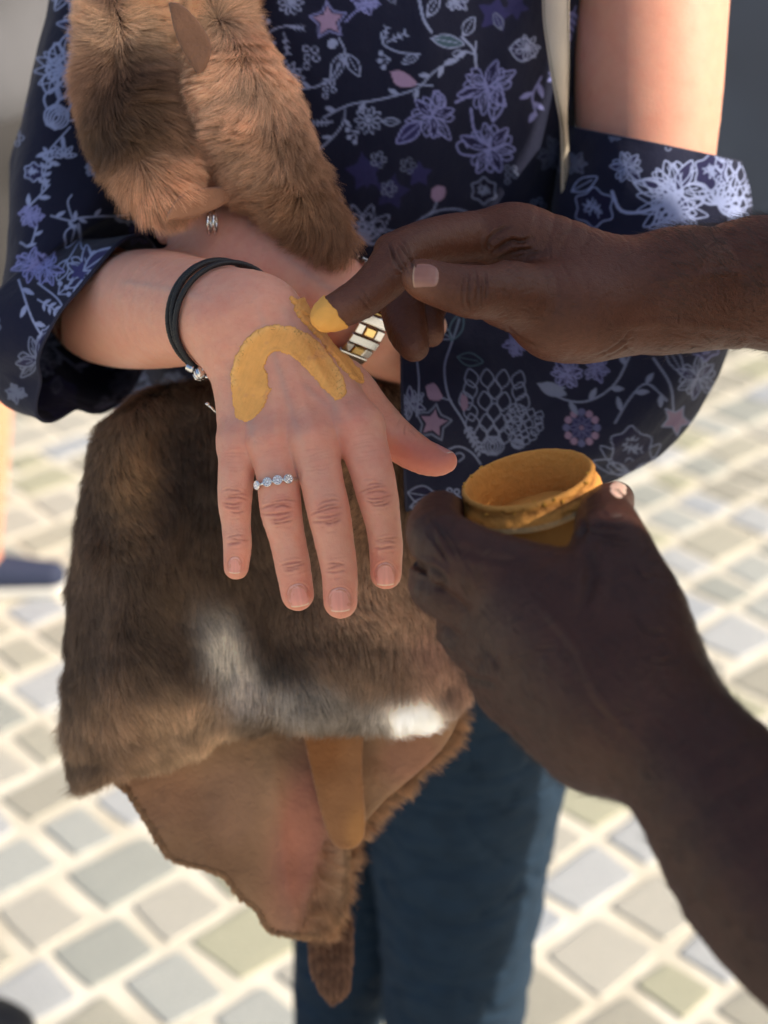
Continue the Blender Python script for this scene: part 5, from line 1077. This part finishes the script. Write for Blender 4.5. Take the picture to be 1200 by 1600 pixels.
# wristwatch with two-tone links
hc_ = W(549, 489, .880); wx2 = unit(W(640, 524, .902) - W(500, 466, .870)); P, D = ring_path(arm_l.ev, hc_, unit(wx2 + UP * .0), .0018, 240); cum = np.concatenate([[0], np.cumsum(np.linalg.norm(np.diff(np.vstack([P, P[:1]]), axis=0), axis=1))]); Ltot = cum[-1]; nl = 30
wt = empty('wristwatch', hc_); tag(wt, 'two-tone silver and gold bracelet watch on the far wrist behind the painting finger', 'watch')
Pw = np.vstack([P, P[:1]]); Dw = np.vstack([D, D[:1]])
def at_len(s_): return np.array([np.interp(s_ % Ltot, cum, Pw[:, a]) for a in range(3)]), unit(np.array([np.interp(s_ % Ltot, cum, Dw[:, a]) for a in range(3)]))
lk = Ltot / nl
for k in range(nl):
    c, n_ = at_len(k * lk); c2, _ = at_len(k * lk + .001); t_v = unit(c2 - c); n_ = unit(n_ - t_v * (n_ @ t_v)); s_v = np.cross(t_v, n_); ax = np.array([t_v, s_v, n_]); px, py, d = PJ(c)
    if k % 2 == 0:
        b = MB(); b.frame_box(c, ax, (lk * .42, .0092, .0014), .3); b.build('link', M_SILVER, wt, smooth=False)
    else:
        b = MB(); b.frame_box(c + s_v * .0064, ax, (lk * .46, .0025, .0013), .3); b.frame_box(c - s_v * .0064, ax, (lk * .46, .0025, .0013), .3); l_ = b.build('link', M_SILVER, wt, smooth=False)
        b = MB(); b.frame_box(c, ax, (lk * .40, .0034, .0018), .3); b.build('centre_link', M_GOLD, l_, smooth=False)
i = int(np.argmin(D @ (UP * .8 - FWD * .35))); c = P[i] + D[i] * .002; b = MB(); b.lathe(c, D[i], [(.0125, -.003), (.0140, -.002), (.0145, 0), (.0140, .002), (.0125, .0032), (.0118, .0030)], 40)
for k in range(24): t = k * math.pi / 12; u = unit(np.cross(D[i], wx2)); v = np.cross(D[i], u); b.frame_box(c + (u * math.cos(t) + v * math.sin(t)) * .0143, np.array([u * math.cos(t) + v * math.sin(t), v * math.cos(t) - u * math.sin(t), D[i]]), (.0006, .0009, .0018), .3)
cs_ = b.build('case', M_SILVER, wt); b = MB(); b.lathe(c, D[i], [(.0001, .0026), (.0118, .0026), (.0119, .002)], 32); b.build('dial', M_NAIL and mat('pearl_dial', base=(.7, .7, .68), rough=.3), cs_)
# shoulder strap
rib = [(866, -120, .93, 23, 0), (868, -40, .912, 22, 0), (869, 30, .904, 21, 0), (873, 90, .902, 17.5, .3), (876, 135, .905, 13, .6), (879, 175, .912, 8, .9), (882, 215, .93, 6, 1.1), (884, 300, .96, 8, 1.2), (886, 480, 1.0, 12, 1.2), (890, 700, 1.08, 20, 1.0)]
def ribbon(rib, th=.0022):
    A = catmull(np.array(rib, float), 8); c = Wv(A[:, 0], A[:, 1], A[:, 2]); hw = A[:, 3] * A[:, 2] / FPX; sd_ = np.cos(A[:, 4])[:, None] * RIGHT + np.sin(A[:, 4])[:, None] * FWD; hw = np.maximum(hw / np.maximum(np.cos(A[:, 4]), .35), .004); T = unit(np.gradient(c, axis=0)); nn_ = unit(np.cross(sd_, T)); V = []; 
    sec = [(-1, 0), (-.95, .5), (0, .6), (.95, .5), (1, 0), (.95, -.5), (0, -.6), (-.95, -.5)]; m = len(sec)
    for i in range(len(c)): V += [c[i] + sd_[i] * hw[i] * a + nn_[i] * th * b_ for a, b_ in sec]
    Fc = [(i * m + j, i * m + (j + 1) % m, (i + 1) * m + (j + 1) % m, (i + 1) * m + j) for i in range(len(c) - 1) for j in range(m)]; return V, Fc, c, sd_, nn_, hw
V, Fc, c, sd_, nn_, hw = ribbon(rib); stp = empty('shoulder_strap', c[0]); tag(stp, 'cream leather bag strap running down beside the bare shoulder', 'strap'); obj('band', V, Fc, M_STRAP, stp)
b = MB()
for sg in (-1, 1):
    for i in range(0, len(c) - 1):
        for f_ in (.15, .6):
            p = c[i] * (1 - f_) + c[i + 1] * f_; q = c[i] * (1 - f_ - .28) + c[i + 1] * (f_ + .28)
            for s2 in (-1, 1): b.tube([p + sd_[i] * hw[i] * .86 * sg + nn_[i] * .0013 * s2, q + sd_[i] * hw[i] * .86 * sg + nn_[i] * .0013 * s2], .0003, 4)
tag(b.build('stitching', M_BLACK, stp), kind='stuff')
tick('jewellery')
# hair on the man's forearms
px, py, d = PJ(MANV); armv = MANV[(((px > 985) & (py < 560) & (d < .95)) | ((py > 950) & (d < .68)) | ((px > 850) & (px < 1200) & (py > 850) & (d < .68))) & (MANV[:, 0] < .235)]
i = RNG.choice(len(armv), 17000); P = armv[i].astype(float); Nn = grad(FM, P); pxx, pyy, dd = PJ(P); upper = pyy < 600
flow_u = np.where(upper[:, None], px_dir(-.7, -.35), px_dir(-.55, -.8)); wgt = np.where(upper, np.clip((pxx - 1000) / 80, .05, 1) * np.clip((520 - pyy) / 60, .25, 1), np.clip((pyy - 980) / 300, .03, .22))
kp = RNG.random(len(P)) < wgt; P, Nn, flow_u = P[kp], Nn[kp], flow_u[kp]
ordr = {}
fur(ma, P, Nn, lambda a, b_: flow_u, lambda P: .0075 + 0 * P[:, 0], lambda P: np.tile(srgb(44, 32, 26), (len(P), 1)), .00007, .35, .01, .1, name='arm_hair', m=M_ARMHAIR)
# ------------------------------------------------------------------ bystander and small things on the ground
M_GREY = mat('grey_shirt', base=srgb(86, 86, 90), rough=.9, var=.08); M_SHORT = mat('dark_shorts', base=srgb(44, 42, 42), rough=.9, var=.1); M_NAVY = mat('navy_shoe', base=srgb(38, 46, 70), rough=.8)
bx, by = -.745, 2.60
byf = U(.03, Ell((bx, by, 1.2), (.14, .2, .27)), Ell((bx, by, .95), (.13, .17, .16)), Cap((bx, by - .17, 1.42), (bx, by + .17, 1.42), .06, .06), Cap((bx, by, 1.45), (bx + .01, by, 1.58), .055, .055), Ell((bx + .02, by, 1.68), (.095, .078, .12)), Cap((bx + .115, by, 1.68), (bx + .128, by, 1.66), .009, .013),
    chain([(bx, by - .2, 1.42, .055), (bx - .02, by - .25, 1.15, .042), (bx - .10, by - .22, .95, .034), (bx - .13, by - .2, .88, .028)], 3, True), chain([(bx, by + .2, 1.42, .055), (bx - .02, by + .25, 1.15, .042), (bx - .06, by + .24, .92, .034), (bx - .08, by + .24, .86, .03)], 3, True),
    *[U(.02, chain([(bx, by + s_ * .1, .9, .095), (bx + .01 - q_ * .4, by + s_ * .1, .5, .062), (bx - .01 - q_ * .6, by + s_ * .1, .34, .058), (bx - .05 - q_, by + s_ * .1, .1, .036), (bx - .05 - q_, by + s_ * .1, .05, .035)], 3, True), chain([(bx - .05 - q_, by + s_ * .1, .045, .030), (bx + .02 - q_, by + s_ * .1, .035, .022)], 1, True)) for s_, q_ in ((-1, -.04), (1, .22))])
byp = empty('person', (bx, by, 0)); tag(byp, 'blurred bystander in grey top, dark shorts and navy shoes at the left edge', 'person')
V, Q, N = nets(byf.ev, byf.lo - .03, byf.hi + .03, .009); obj('body', V, Q, M_SKIN, byp, np.tile(srgb(214, 150, 118), (len(V), 1)))
def cloth_sdf(name, f, m, h=.009): V, Q, N = nets(f, byf.lo - .06, byf.hi + .06, h); obj(name, V + N * (.005 * vnoise(V, 12, 3, 2))[:, None], Q, m, byp)
shs = U(.04, Ell((bx + .03, by, 1.2), (.18, .23, .29)), Ell((bx + .03, by, .98), (.17, .20, .16)), Cap((bx, by - .17, 1.42), (bx, by + .17, 1.42), .075, .075), Cap((bx, by - .21, 1.40), (bx - .02, by - .25, 1.22), .07, .058), Cap((bx, by + .21, 1.40), (bx - .02, by + .25, 1.22), .07, .058))
cloth_sdf('shirt', lambda P: np.maximum(np.maximum(shs.ev(P), P[:, 2] - 1.5), .89 - P[:, 2]), M_GREY)
sho = U(.02, Ell((bx + .02, by, .86), (.16, .185, .14)), *[Cap((bx, by + s_ * .1, .86), (bx + .01, by + s_ * .1, .58), .118, .10) for s_ in (-1, 1)])
cloth_sdf('shorts', lambda P: np.maximum(np.maximum(sho.ev(P), .56 - P[:, 2]), P[:, 2] - .96), M_SHORT)
for s_, q_ in ((-1, -.04), (1, .22)): shoe(byp, bx - .055 - q_, by + s_ * .1, M_NAVY, (1, 0), .9)
head_extras(byp, (bx - .005, by, 1.695), (1, 0, 0), M_HAIR, (.108, .09, .132))
bg_ = empty('black_bag', (-.60, 1.36, 0)); tag(bg_, 'black fabric bag on the paving at the bottom left corner', 'bag')
bf = U(.02, Ell((-.58, 1.36, .05), (.13, .07, .05)), Ell((-.49, 1.36, .04), (.06, .05, .04))); V, Q, N = nets(lambda P: np.maximum(bf.ev(P), .004 - P[:, 2]), bf.lo - .02, bf.hi + .02, .005); obj('bag_body', V + N * (.004 * vnoise(V, 30, 3, 2))[:, None], Q, mat('black_nylon', base=(.012, .012, .014), rough=.6), bg_)
b = MB(); th = np.linspace(-.3, math.pi + .3, 24); b.tube(np.stack([-.60 + .08 * np.cos(th), 1.36 + .0 * th, .085 + .04 * np.sin(th)], 1), .006, 8); b.build('handle', mat('grey_webbing', base=(.12, .12, .13), rough=.8), bg_)
tick('all')
